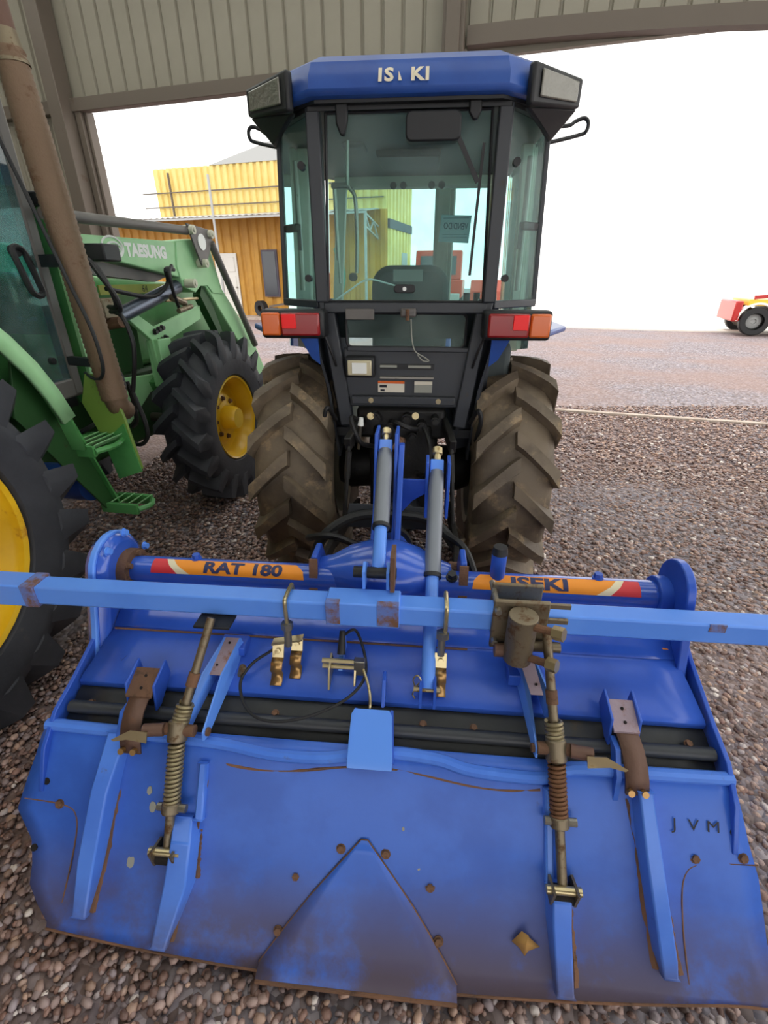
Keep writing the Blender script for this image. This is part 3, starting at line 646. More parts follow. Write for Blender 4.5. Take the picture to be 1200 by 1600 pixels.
# rolled flange along the top, dipping either side of the middle bracket
fl = spline([(-.985, .795, .468), (-.72, .79, .464), (-.50, .785, .458), (-.36, .775, .446), (-.22, .776, .448), (-.08, .79, .466), (.06, .787, .462), (.16, .774, .446), (.33, .772, .444), (.40, .79, .464), (.60, .79, .466), (.775, .792, .468)], 5)
B('top_flange', MB().tube(fl, .016, 10), 'rib_sheen_blue', gate)
B('flange_rust', MB().tube([gate_at(-.52 + .84 * i / 24, .428 - .012 * math.sin(i / 24 * 9), .0) for i in range(25)], [.0035 + .004 * abs(mnoise.noise((i * .8, 4, 1))) for i in range(25)], 6), 'rust', gate)
def rib(st, nm='rib', mt='rib_sheen_blue'):
    m = MB(); vs = []
    for ul, ur, z, h in st:
        a, b = gate_at(ul, z, -.002), gate_at(ur, z, -.002); w = (ur - ul) * .1
        vs += [a, gate_at(ul + w, z, h), gate_at(ur - w, z, h), b]
    n = len(st); fs = [(i * 4 + j, i * 4 + j + 1, i * 4 + j + 5, i * 4 + j + 4) for i in range(n - 1) for j in range(3)] + [(0, 1, 2, 3), (4 * n - 1, 4 * n - 2, 4 * n - 3, 4 * n - 4)]
    m.add(vs, fs); return B(nm, m, mt, gate, bevel=.004)
rib([(-.80, -.735, .47, .03), (-.81, -.755, .36, .05), (-.83, -.775, .213, .045), (-.838, -.795, .105, .018)])
rib([(-.545, -.52, .425, .018), (-.545, -.52, .31, .018)], 'rib_lip')
rib([(-.605, -.545, .315, .012), (-.59, -.528, .275, .05), (-.60, -.530, .188, .05), (-.622, -.578, .072, .018)])
rib([(.325, .35, .43, .02), (.33, .352, .25, .02)], 'rib_lip')
rib([(.333, .386, .255, .02), (.335, .388, .232, .05), (.335, .388, .188, .05), (.350, .396, .072, .022)])
rib([(.535, .575, .445, .04), (.545, .59, .324, .05), (.575, .62, .15, .045), (.592, .63, .112, .018)])
# rust along the foot of each rib
for a, b in (((-.752, .36), (-.79, .11)), ((-.515, .42), (-.575, .08)), ((-.525, .30), (-.53, .19)), ((.395, .22), (.40, .08)), ((.598, .32), (.635, .115)), ((.525, .42), (.585, .12))):
    B('rib_weld', MB().tube([gate_at(a[0] + (b[0] - a[0]) * t / 24 + .003 * mnoise.noise((t * .7, a[0] * 9, 0)), a[1] + (b[1] - a[1]) * t / 24, -.001) for t in range(25)], [.003 + .007 * t / 24 + .004 * abs(mnoise.noise((t * .9, a[0] * 7, 2))) for t in range(25)], 6), 'rust', gate)
# triangular wear plate with its folded lip
m = MB(); rws = []
for k in range(9):
    z = .298 - (.298 - .066) * k / 8; f = (.298 - z) / (.298 - .066); f = f + .035
    ul, ur = -.107 - .232 * f * 1.0, -.107 + .226 * f; rws.append([gate_at(ul + (ur - ul) * i / 8, z, .006) for i in range(9)])
a, b = rws[-1][0], rws[-1][-1]; rws.append([a.lerp(b, i / 8) + Vector((0, -.030, -.004)) for i in range(9)])
tri = B('wear_plate', m.grid(rws), 'gate_blue', gate, solid=.006, smooth=45)
B('wear_plate_edge', MB().tube([q + Vector((0, -.002, -.003)) for q in rws[-1]], .0055, 6), 'rust', tri)
B('wear_plate_weld', MB().tube([r[0] for r in rws[:-1]][::-1] + [r[-1] for r in rws[:-1]], .0028, 6), 'rust', tri)
# end plates let into the tailgate
def outline(pts, r, nm): B(nm, MB().tube(pts, r, 6), 'rust', gate)
outline(spline([gate_at(.82, .318, .002), gate_at(.70, .312, .002), gate_at(.655, .285, .002), gate_at(.65, .20, .002), gate_at(.655, .10, .002)], 6), .0022, 'end_seam')
outline(spline([gate_at(-1.02, .318, .002), gate_at(-.90, .31, .002), gate_at(-.865, .285, .002), gate_at(-.865, .22, .002), gate_at(-.875, .12, .002)], 6), .0022, 'end_seam')
CUR[0] = Frame(0); bsrc = MB().hexbolt((0, 0, 0), NG, .009, .008).build('gate_bolt', 'rust', gate)
CUR[0] = FTL
bl = [(-.165, .275), (-.053, .273), (.059, .216), (-.309, .113), (.083, .124), (.679, .321), (.787, .329), (-.915, .312), (-.275, .211)]
for k, (u, z) in enumerate(bl):
    p = gate_at(u, z, .002) - Vector((U0, V_0, 0))
    if k == 0: bsrc.location = p
    else: inst(bsrc, gate, p)
for u, z in ((.768, .375), (-.958, .357), (-.972, .382), (-.974, .215)): B('gate_hole', MB().cyl(gate_at(u, z, 0), gate_at(u, z, .0045), .009, n=12), 'hole', gate)
for u, z, s in ((-.674, .356, .014), (-.661, .324, .018), (-.708, .206, .020), (-.274, .357, .007), (-.012, .325, .007), (.03, .25, .006)):
    B('paint_chip', MB().prism([gate_at(u, z, .0005) + (Vector((1, 0, 0)) * math.cos(i * .5236) * .7 + Vector((0, .6, .8)) * math.sin(i * .5236)) * (s * (.6 + .5 * abs(mnoise.noise((i * 1.7, u * 30, z * 30))))) for i in range(12)], NG * .0034), 'label_grey', gate)
gm = lambda c: planemap(c, (1, 0, 0), (0, .56, .83))
for ch, u in (('J', .632), ('V', .675), ('M', .72)): lettering(ch, .036, gm(gate_at(u, .382, .008)), 'painted_letter', 'black_print', gate, sx=1.15)

# hinge brackets and rusty leaf springs
def hinge(u0, u1, nm):
    br = B('hinge_bracket', MB().prism([(u0, .93, .545), (u0, .925, .60), (u0, .85, .575), (u0, .835, .50), (u0, .86, .50)], (.007, 0, 0)), 'tiller_blue', bevel=.002)
    B('bracket_cheek', MB().prism([(u1 - .007, .93, .545), (u1 - .007, .925, .60), (u1 - .007, .85, .575), (u1 - .007, .835, .50), (u1 - .007, .86, .50)], (.007, 0, 0)), 'tiller_blue', br, bevel=.002)
    f = B('bracket_face', MB().prism([(u0 + .007, .905, .585), (u0 + .007, .835, .552), (u0 + .007, .835, .546), (u0 + .007, .905, .579)], (u1 - u0 - .014, 0, 0)), 'rust' if nm == 'l' else 'rust_paint', br)
    for q in (.885, .855): B('bolt_hole', MB().cyl(((u0 + u1) / 2, q, .5755 - (.885 - q) * .47), ((u0 + u1) / 2, q - .001, .5775 - (.885 - q) * .47), .004, n=10), 'hole', f)
    c = (u0 + u1) / 2; pts = [(.86, .545), (.83, .543), (.80, .532), (.775, .512), (.755, .485), (.742, .452)]
    st = B('leaf_spring', MB().grid([[(c - .026 + .01 * k / 5, v, z), (c + .026 + .012 * k / 5, v, z)] for k, (v, z) in enumerate(pts)]), 'rust_leaf', solid=.006, smooth=60)
    for x in (-.008, .024): B('spring_bolt', MB().cyl((c + x, .742, .462), (c + x, .732, .468), .008, n=12), 'brass_leaf', st)
    B('leaf_backing', MB().prism([(c - .035, .84, .53), (c - .035, .80, .53), (c - .035, .76, .48), (c - .035, .745, .40), (c - .035, .76, .40), (c - .035, .79, .47)], (.012, 0, 0)), 'gate_blue', st)
hinge(-.775, -.69, 'l'); hinge(.49, .565, 'r')
# middle bracket
cb = B('centre_bracket', MB().prism([(-.152, .855, .545), (-.06, .855, .545), (-.052, .838, .545), (-.045, .755, .475), (-.160, .755, .475), (-.158, .838, .545)], (0, -.012, -.016)), 'bar_blue', bevel=.006)
B('bracket_fin', MB().prism([(-.084, .95, .545), (-.084, .935, .60), (-.084, .90, .60), (-.084, .86, .545)], (.010, 0, 0)), 'tiller_blue', cb, bevel=.002)
B('bracket_cheek', MB().prism([(-.152, .855, .545), (-.160, .755, .475), (-.160, .775, .44), (-.152, .86, .50)], (.008, 0, 0)), 'tiller_blue', cb)
B('bracket_cheek', MB().prism([(-.058, .855, .545), (-.050, .755, .475), (-.050, .775, .44), (-.058, .86, .50)], (.008, 0, 0)), 'tiller_blue', cb)

# depth-spring assemblies: arm, trunnion, rod, springs, clevis
def channel(p0, p1, w0, w1, d, tip, nm, mark=False):
    """folded-plate arm: top flat, two cheeks that taper to a pivot"""
    p0, p1, tip = Vector(p0), Vector(p1), Vector(tip); dn = Vector((0, .35, -.94)) * d
    a = B('spring_arm', MB().prism([p0 + Vector((-w0, 0, 0)), p0 + Vector((w0, 0, 0)), p1 + Vector((w1, 0, 0)), p1 + Vector((-w1, 0, 0))], dn * .08), 'rust_paint', bevel=.001)
    a['label'] = nm
    for sgn in (-1, 1):
        x0, x1 = Vector((sgn * w0, 0, 0)), Vector((sgn * w1, 0, 0))
        c = B('arm_cheek', MB().prism([p0 + x0, p1 + x1, tip + x1 * 1.05 + Vector((0, -.014, .012)), tip + x1 * 1.05 + Vector((0, -.02, -.010)), tip + x1 * 1.05 + Vector((0, .0, -.02)), p0 + x0 + dn * 1.2], (sgn * .005, 0, 0)), 'bar_blue', a)
        B('pivot_washer', MB().cyl(tip + x1 * 1.05, tip + x1 * 1.05 + Vector((sgn * .012, 0, 0)), .011, n=14), 'rust', a)
    for f in (.15, .75): q = p0.lerp(p1, f); B('bolt_hole', MB().cyl(q, q + Vector((0, -.001, .0022)), .0035, n=8), 'hole', a)
    return a
aL = channel((-.525, 1.0, .625), (-.555, .905, .575), .020, .024, .05, (-.560, .785, .500), 'folded blue arm with a worn pink-grey top, on the left')
aR = channel((.300, 1.0, .628), (.328, .905, .582), .020, .024, .05, (.332, .80, .515), 'folded blue arm with flaking paint, on the right')
B('arm_mount', MB().bx(-.57, -.49, .985, 1.04, .57, .60), 'tiller_blue', aL, bevel=.003)
B('arm_mount', MB().bx(.255, .35, .955, 1.04, .555, .592), 'tiller_blue', aR, bevel=.003)
lettering('R', .022, planemap((-.5295, .895, .545), (0, .9, .45), (0, -.45, .9)), 'marker_scribble', 'black_print', aL)
def spring_rod(top, blk, bot, lev, smat, s_lo, nm):
    top, blk, bot = Vector(top), Vector(blk), Vector(bot); d = (bot - blk).normalized()
    r = B('spring_rod', MB().tube([top, top.lerp(blk, .5), blk, blk.lerp(bot, .5), bot], .0115, 14), 'worn_steel'); r['label'] = nm
    B('rod_weld', MB().cyl(top.lerp(blk, .5), top.lerp(blk, .62), .0145, n=12), 'rust', r)
    e2 = (blk - top).normalized(); B('upper_spring', MB().helix(blk - e2 * .066, blk - e2 * .018, .0185, .0048, 5), 'spring_steel', r)
    B('trunnion_block', MB().cyl(blk - d * .024, blk + d * .028, .025, n=16), 'worn_steel', r, bevel=.004)
    B('trunnion_pin', MB().cyl(blk + Vector((-.045, 0, 0)), blk + Vector((.045, 0, 0)), .015, n=14), 'rust', r)
    B('lower_spring', MB().helix(blk + d * .03, blk + d * s_lo, .0175, .0045, int((s_lo - .03) / .0098)), smat, r)
    B('stop_collar', MB().cyl(blk + d * s_lo, blk + d * (s_lo + .026), .023, n=12), 'worn_steel', r, bevel=.003)
    B('collar_bolt', MB().cyl(blk + d * (s_lo + .013) + Vector((-.035, 0, 0)), blk + d * (s_lo + .013) + Vector((.04, 0, 0)), .010, n=10), 'steel', r)
    e = bot
    for x in (-.03, .024): B('clevis_cheek', MB().prism([e + Vector((x, .02, .0)), e + Vector((x, -.035, .02)), e + Vector((x, -.03, -.035)), e + Vector((x, .03, -.045))], (.006, 0, 0)), 'worn_steel', r)
    B('clevis_pin', MB().cyl(e + Vector((-.04, -.015, 0)), e + Vector((.04, -.015, 0)), .010, n=12), 'zinc', r)
    B('clevis_socket', MB().cyl(e + Vector((-.024, -.01, -.025)), e + Vector((.024, -.01, -.025)), .02, n=14), 'hole', r)
    s = 1 if lev > 0 else -1; b0 = blk + Vector((s * .03, -.01, .01))
    B('lever_socket', MB().cyl(b0, b0 + Vector((s * .05, -.008, .002)), .016, n=12), 'rust_leaf', r)
    B('lever_tab', MB().prism([b0 + Vector((s * .03, -.02, .012)), b0 + Vector((s * .075, -.02, .014)), b0 + Vector((s * .125, -.03, -.012)), b0 + Vector((s * .12, -.03, -.018)), b0 + Vector((s * .085, -.028, -.010)), b0 + Vector((s * .035, -.028, -.018))], (0, -.003, .002)), 'zinc', r)
    return r
spring_rod((-.548, .95, .735), (-.602, .778, .508), (-.600, .625, .275), -1, 'spring_steel', .175, 'tilted brown rod with light coil springs on the left of the tailgate')
spring_rod((.329, .95, .750), (.350, .792, .527), (.365, .625, .281), 1, 'rusty_spring', .150, 'upright brown rod with a rusty coil spring on the right of the tailgate')
B('rod_top_plate', MB().bx(-.60, -.50, .94, 1.0, .704, .712), 'greasy_black', bevel=.002)

# square tool bar with sleeve, clamps and hangers
bar = B('tool_bar', MB().bx(-1.36, 1.45, .988, 1.048, .714, .774), 'bar_blue', bevel=.006)
bar['label'] = 'long square blue tool bar across the top of the tiller'
B('bar_sleeve', MB().bx(-.245, -.045, .982, 1.054, .707, .782), 'bar_blue', bar, bevel=.004)
for u0, u1 in ((-.243, -.205), (-.105, -.047)): B('worn_patch', MB().bx(u0, u1, .9805, 1.0, .713, .7835), 'rust_on_blue', bar, bevel=.001)
B('bar_end_sleeve', MB().bx(-1.40, -1.085, .983, 1.053, .709, .779), 'bar_blue', bar, bevel=.004)
B('worn_patch', MB().bx(-1.115, -1.075, .982, 1.054, .708, .780), 'rust_on_blue', bar, bevel=.002)
def ubolt(u, nm):
    pts = spline([(u, 1.056, .69), (u, 1.057, .772), (u, 1.042, .784), (u, .995, .784), (u, .980, .772), (u, .979, .69)], 5)
    q = B('u_bolt', MB().tube(pts, .006, 8), 'zinc', bar); B('u_bolt_nut', MB().cyl((u, .979, .702), (u, .979, .688), .012, n=6), 'zinc', q)
    return q
ubolt(-.352, 'l'); u2 = ubolt(.078, 'r')
def hanger(u, dx, nm):
    h = B('hanger_bolt', MB().cyl((u, .979, .71), (u, .972, .635), .0105, n=12), 'steel', bar); h['label'] = nm
    B('hanger_nut', MB().cyl((u, .979, .708), (u, .978, .69), .017, n=6), 'steel', h)
    for k, x in enumerate(dx):
        B('leaf_plate', MB().prism([(u + x - .016, .975 + .03 * k, .640), (u + x + .016, .975 + .03 * k, .640), (u + x + .016, .955 + .03 * k, .600), (u + x - .016, .955 + .03 * k, .600)], (0, -.004, .002)), 'zinc', h)
        v0 = .955 + .03 * k; pts = [(v0, .605), (v0 - .018, .598), (v0 - .028, .582), (v0 - .020, .565), (v0 - .030, .552), (v0 - .046, .545)]
        B('leaf_clip', MB().grid([[(u + x - .016, v, z), (u + x + .016, v, z)] for v, z in pts]), 'brass_leaf', h, solid=.004, smooth=70)
        B('leaf_bolt', MB().hexbolt((u + x, v0 + .008, .622), (0, -.9, .45), .008, .008), 'zinc', h)
    if len(dx) > 1: B('hanger_yoke', MB().prism([(u + dx[0] - .017, .985, .645), (u + dx[1] + .017, 1.01, .645), (u + dx[1] + .017, .985, .645), (u + dx[0] - .017, .96, .645)], (0, 0, -.005)), 'zinc', h)
hanger(-.352, (-.028, .018), 'plated hanger with two bronze leaf clips'); hanger(.070, (.0,), 'plated hanger with one bronze leaf clip')
# pipe clamp on the bar
cl = B('pipe_clamp', MB().cyl((.262, .937, .672), (.262, .937, .812), .036, n=24), 'worn_steel', bar, bevel=.002); cl['label'] = 'brown steel pipe clamp bolted to the tool bar'
B('clamp_plate', MB().bx(.195, .335, .972, .984, .672, .825), 'worn_steel', cl, bevel=.004)
B('clamp_back_plate', MB().bx(.20, .335, 1.052, 1.064, .68, .82), 'worn_steel', cl, bevel=.004)
for z in (.795, .697):
    B('clamp_stud', MB().cyl((.205, .955, z + .005), (.205, 1.09, z + .005), .008, n=10), 'steel', cl)
    B('clamp_screw', MB().cyl((.285, .915, z), (.325, .885, z + .012), .010, n=10), 'rust', cl); B('clamp_screw_head', MB().cyl((.322, .887, z + .011), (.342, .872, z + .017), .017, n=6), 'zinc', cl)
for z in (.812, .765, .725): B('clamp_finger', MB().bx(.325, .385, .975, .984, z - .006, z + .006), 'worn_steel', cl)
B('clamp_lug', MB().cyl((.30, .955, .700), (.37, .955, .700), .014, n=12), 'worn_steel', cl)
B('clamp_foot', MB().cyl((.205, .95, .685), (.235, .95, .685), .018, n=14), 'rust_leaf', cl)
B('bar_stain', MB().bx(.735, .775, .9868, .99, .752, .775), 'rust_on_blue', bar)
# latch and its cable
la = B('latch_bracket', MB().prism([(-.235, .985, .56), (-.235, .975, .615), (-.235, .93, .60), (-.235, .91, .54)], (.006, 0, 0)), 'zinc', bevel=.001)
B('latch_cheek', MB().prism([(-.165, .985, .56), (-.165, .975, .605), (-.165, .94, .59), (-.165, .92, .55)], (.006, 0, 0)), 'zinc', la, bevel=.001)
B('latch_fin', MB().prism([(-.212, 1.035, .585), (-.212, 1.03, .655), (-.212, 1.0, .65), (-.212, .955, .57)], (.012, 0, 0)), 'bar_blue', la)
B('latch_boot', MB().cyl((-.205, 1.01, .665), (-.205, .975, .612), .008, .012, 12), 'rubber_hose', la)
for z in (.585, .605): B('latch_pin', MB().cyl((-.255, .955, z), (-.14, .955, z), .007, n=10), 'zinc', la)
B('latch_rod', MB().tube(spline([(-.145, .955, .60), (-.12, .90, .575), (-.112, .865, .55), (-.118, .855, .525)], 4), .004, 6), 'zinc', la)
B('latch_plate', MB().bx(-.165, -.135, .94, .96, .57, .62), 'steel', la, bevel=.002)
B('release_cable', MB().tube(spline([(-.205, 1.0, .655), (-.17, 1.03, .65), (-.135, .965, .60), (-.141, .913, .57), (-.195, .864, .545), (-.29, .823, .527), (-.382, .814, .522), (-.442, .843, .532), (-.475, .901, .556), (-.455, .95, .580), (-.41, .985, .598), (-.38, 1.0, .62)], 8), .0042, 8), 'rubber_hose', la)
B('cable_clip', MB().cyl((-.485, .93, .555), (-.475, .93, .585), .010, n=10), 'worn_steel', la)
# rotor with bent blades underneath
ro = B('rotor_shaft', MB().cyl((-.93, 1.05, .24), (.74, 1.05, .24), .04, n=16), 'greasy_black')
for k in range(12):
    u = -.85 + k * .138; a = k * 1.1
    B('rotor_blade', MB().prism([(u, 1.05, .24), (u, 1.05 + .2 * math.cos(a), .24 + .2 * math.sin(a)), (u, 1.05 + .22 * math.cos(a + .25), .24 + .22 * math.sin(a + .25)), (u, 1.05 + .1 * math.cos(a + .3), .24 + .1 * math.sin(a + .3))], (.012, 0, 0)), 'rust', ro)
# dry leaf lying on the tailgate
CUR[0] = Frame(5, .285, .57); q = gate_at(.285, .14, .010)
m = MB(); L = Vector
m.add([q + L((-.03, .0, .0)), q + L((-.008, .012, .022)), q + L((.004, .0, .034)), q + L((.010, .005, .012)), q + L((.034, -.004, -.002)), q + L((.008, -.010, -.012)), q + L((.0, -.016, -.024)), q + L((-.012, -.006, -.012)), q + L((0, -.008, .012))], [(0, 1, 8), (1, 2, 8), (2, 3, 8), (3, 4, 8), (4, 5, 8), (5, 6, 8), (6, 7, 8), (7, 0, 8)])
lf = place(m.build('dry_leaf', 'leaf', None, solid=.0015), CUR[0]); lf['label'] = 'curled dry tan leaf lying on the blue tailgate'; lf['category'] = 'leaf'

# ================================================================== blue cab tractor
FBT = Frame(5, -.1, 2.49); C = -.1
bt = thing('cab_tractor', 'blue compact tractor with a glazed cab, seen from behind', 'tractor', FBT)
def T(name, m, mt, par=bt, **k): return m.build(name, mt, par, **k)
# rear wheels
for sd in (-1, 1):
    c = (C + sd * .515, 2.49, .60)
    t = T('rear_tire', moved(tire_mb(.60, .375, .305, 16, .045, lw=.062), c), 'dusty_tire', smooth=40)
    T('rim', MB().lathe([(-.15 * sd, .31), (-.13 * sd, .29), (.02 * sd, .285), (.04 * sd, .14), (.10 * sd, .12), (.10 * sd, .001)], c, (1, 0, 0), 32), 'cream', t)
    T('rim_inner', MB().lathe([(-.17 * sd, .308), (-.16 * sd, .27), (-.02 * sd, .27)], c, (1, 0, 0), 32), 'cream', t)
T('axle_housing', MB().lathe([(-.36, .10), (-.30, .13), (-.18, .12), (-.14, .19), (.14, .19), (.18, .12), (.30, .13), (.36, .10)], (C, 2.49, .60), (1, 0, 0), 24), 'greasy_black')
tc_ = T('transmission', MB().bx(C - .17, C + .17, 2.22, 3.4, .36, .86), 'greasy_black', bevel=.03)
T('rear_cover', MB().bx(C - .14, C + .14, 2.14, 2.24, .42, .93), 'greasy_black', tc_, bevel=.02)
for k in range(8):
    a = k / 8 * 6.283; T('cover_bolt', MB().hexbolt((C + .11 * math.cos(a), 2.14, .62 + .12 * math.sin(a)), (0, -1, 0), .010, .014), 'greasy_black', tc_)
T('pto_shaft', MB().cyl((C, 2.15, .50), (C, 1.5, .64), .035, n=16), 'black_plastic', tc_)
T('pto_guard', MB().lathe([(0, .10), (-.12, .09), (-.13, .08)], (C, 2.15, .50), (0, 1, 0), 18), 'black_paint', tc_, solid=.006)
T('drawbar_hitch', MB().bx(C - .045, C + .045, 2.0, 2.3, .30, .42), 'rust', tc_, bevel=.01)
# hydraulic block, valves and hoses under the cab
hb = T('hydraulic_block', MB().bx(C - .22, C + .20, 2.16, 2.34, .86, 1.01), 'greasy_black', bevel=.02)
for u, z, r, l in ((-.20, .95, .022, .06), (-.13, .97, .028, .05), (-.05, .94, .020, .07), (.02, .97, .024, .05), (.09, .94, .022, .06), (.15, .97, .018, .07), (-.09, .90, .018, .08), (.05, .89, .020, .06)):
    T('valve_fitting', MB().cyl((C + u, 2.16, z), (C + u, 2.16 - l, z), r, n=10).hexbolt((C + u, 2.16 - l, z), (0, -1, 0), r * .8, .015), 'greasy_black', hb)
for u, z in ((-.145, .985), (.06, .99)): T('brass_fitting', MB().hexbolt((C + u, 2.10, z), (0, -1, .3), .012, .02), 'zinc', hb)
for p in ([(-.19, 2.10, .96), (-.22, 2.0, 1.0), (-.18, 1.98, .90), (-.13, 2.1, .84)], [(-.03, 2.09, .94), (-.02, 1.98, .99), (.04, 1.97, .97), (.07, 2.1, .93)], [(.1, 2.09, .94), (.13, 2.0, .88), (.12, 2.0, .75), (.08, 2.15, .68)], [(-.08, 2.08, .90), (-.11, 2.0, .85), (-.09, 2.05, .74), (-.1, 2.15, .66)]):
    T('hydraulic_hose', MB().tube(spline([(C + a, b, c) for a, b, c in p], 6), .011, 8), 'rubber_hose', hb)
# three-point linkage
for sd in (-1, 1):
    q = T('lift_arm', MB().prism([(C + sd * .17, 2.3, .98), (C + sd * .17, 2.34, .92), (C + sd * .21, 1.92, .88), (C + sd * .21, 1.90, .94)], (sd * .03, 0, 0)), 'greasy_black', bevel=.005)
    T('lift_rod', MB().cyl((C + sd * .22, 1.92, .90), (C + sd * .245, 1.86, .56), .010, n=10).cyl((C + sd * .22, 1.91, .88), (C + sd * .23, 1.89, .76), .014, n=10), 'greasy_black', q)
    T('lower_link', MB().beam((C + sd * .25, 2.35, .42), (C + sd * .245, 1.62, .60), .022, .06).beam((C + sd * .245, 1.64, .60), (C + sd * .225, 1.30, .68), .02, .05), 'greasy_black', bevel=.003)
    T('link_ball', MB().cyl((C + sd * .20, 1.31, .68), (C + sd * .25, 1.31, .68), .035, n=16), 'rust')
    T('check_chain', MB().tube(spline([(C + sd * .27, 2.3, .35), (C + sd * .31, 2.0, .42), (C + sd * .26, 1.75, .54)], 8), .012, 6), 'worn_steel')
T('top_link', MB().cyl((C, 2.2, .84), (C, 1.85, .95), .018, n=12).cyl((C, 1.85, .95), (C, 1.50, 1.02), .013, n=10), 'rust')
T('stop_lever', MB().cyl((C - .19, 2.0, .86), (C - .175, 1.98, .985), .007, n=8), 'steel'); T('lever_tip_glint', MB().cyl((C - .176, 1.98, .975), (C - .172, 1.98, 1.01), .014, .009, n=10), 'white_print')  # white tip: the lever's bright highlight put into its colour
T('sway_bar', MB().tube(spline([(C - .34, 1.62, .50), (C - .29, 1.66, .60), (C - .17, 1.72, .66), (C, 1.74, .665), (C + .15, 1.72, .65), (C + .24, 1.66, .58), (C + .29, 1.62, .48)], 7), .022, 10), 'black_plastic')
T('guard_plate', MB().prism([(C - .20, 1.76, .70), (C + .16, 1.76, .69), (C + .18, 1.74, .60), (C - .22, 1.74, .60)], (0, .008, 0)), 'black_paint')
T('drive_hose', MB().tube(spline([(C - .36, 1.70, .56), (C - .34, 1.60, .62), (C - .24, 1.55, .66), (C - .16, 1.6, .60)], 6), .014, 8), 'rubber_hose')
T('drive_hose', MB().tube(spline([(C + .20, 1.60, .66), (C + .27, 1.52, .64), (C + .32, 1.45, .52), (C + .33, 1.45, .40)], 6), .016, 8), 'rubber_hose')
# lower rear frame, panel and fittings
def post(p0, p1, w, h, nm, par=bt, mt='black_paint'): return T(nm, MB().beam(p0, p1, w, h, up=(0, 1, 0)), mt, par, bevel=.006)
for sd in (-1, 1):
    post((C + sd * .345, 2.135, 1.46), (C + sd * .345, 2.135, 2.10), .052, .05, 'rear_post')
    post((C + sd * .335, 2.15, 1.47), (C + sd * .262, 2.16, .93), .062, .05, 'lower_post')
    T('frame_side', MB().prism([(C + sd * .30, 2.17, 1.45), (C + sd * .40, 2.2, 1.45), (C + sd * .37, 2.3, .80), (C + sd * .24, 2.2, .80)], (0, .02, 0)), 'black_paint')
pn = T('rear_panel', MB().bx(C - .27, C + .30, 2.155, 2.185, 1.015, 1.275), 'black_paint', bevel=.008)
T('panel_top_bar', MB().bx(C - .34, C + .34, 2.12, 2.165, 1.418, 1.462), 'black_paint', pn, bevel=.006)
T('panel_lip', MB().bx(C - .25, C + .28, 2.14, 2.16, 1.262, 1.282), 'black_paint', pn, bevel=.004)
T('panel_step', MB().bx(C - .105, C + .135, 2.135, 2.16, 1.148, 1.156), 'steel', pn); T('panel_groove', MB().bx(C - .105, C + .135, 2.15, 2.158, 1.185, 1.21), 'black_plastic', pn)
for a, b in ((-.105, -.03), (.02, .12)): T('catch_bar', MB().bx(C + a, C + b, 2.14, 2.152, 1.195, 1.205), 'label_grey', pn)
cbx = T('cross_bar', MB().bx(C - .235, C + .235, 2.12, 2.15, 1.035, 1.07), 'black_paint', pn, bevel=.004)
for u in (-.145, .16): T('cross_bar_bolt', MB().hexbolt((C + u, 2.12, 1.053), (0, -1, 0), .009, .008), 'zinc', cbx)
lb = T('warning_label', MB().bx(C - .115, C + .005, 2.147, 2.155, 1.085, 1.135), 'label_paper', pn); T('label_header', MB().bx(C - .115, C + .005, 2.146, 2.15, 1.124, 1.1355), 'amber', lb)
for a, b, c, d in ((-.108, -.075, 1.106, 1.118), (-.104, -.085, 1.089, 1.098)): T('label_picture', MB().bx(C + a, C + b, 2.1462, 2.148, c, d), 'black_print', lb)
l2 = T('data_label', MB().bx(C + .05, C + .13, 2.147, 2.155, 1.085, 1.135), 'label_grey', pn); T('label_header', MB().bx(C + .05, C + .13, 2.146, 2.15, 1.121, 1.1355), 'label_paper', l2)
wl_ = T('work_lamp', MB().bx(C - .255, C - .125, 2.09, 2.15, 1.158, 1.245), 'black_plastic', pn, bevel=.008)
T('lamp_lens', MB().bx(C - .243, C - .137, 2.083, 2.095, 1.168, 1.232), 'lamp_lens', wl_, bevel=.004)
T('lamp_reflector', MB().bx(C - .222, C - .158, 2.079, 2.086, 1.178, 1.222), 'white_print', wl_)
T('number_plate_holder', MB().bx(C - .245, C - .125, 2.09, 2.11, 1.395, 1.437), 'cab_grey', pn, bevel=.003)
lw_ = [(x + C + .005, 2.15, z + 1.349) for x, z in rrect(.515, .138, .025)]
T('lower_window', MB().prism(lw_, (0, .005, 0)), 'cab_glass', smooth=0)
T('lower_window_seal', MB().tube([Vector(q) + Vector((0, -.002, 0)) for q in lw_], .006, 6, closed=True), 'black_plastic')
lt = T('window_latch', MB().bx(C - .015, C + .05, 2.085, 2.12, 1.405, 1.44), 'cab_grey', pn, bevel=.008); T('latch_hook', MB().cyl((C + .015, 2.08, 1.437), (C + .015, 2.08, 1.395), .008, n=10), 'rust', lt)
T('latch_wire', MB().tube(spline([(C + .03, 2.085, 1.40), (C + .035, 2.08, 1.33), (C + .05, 2.08, 1.275), (C + .09, 2.08, 1.25), (C + .11, 2.08, 1.235), (C + .085, 2.08, 1.235), (C + .06, 2.08, 1.26)], 6), .0028, 6), 'label_grey', lt)
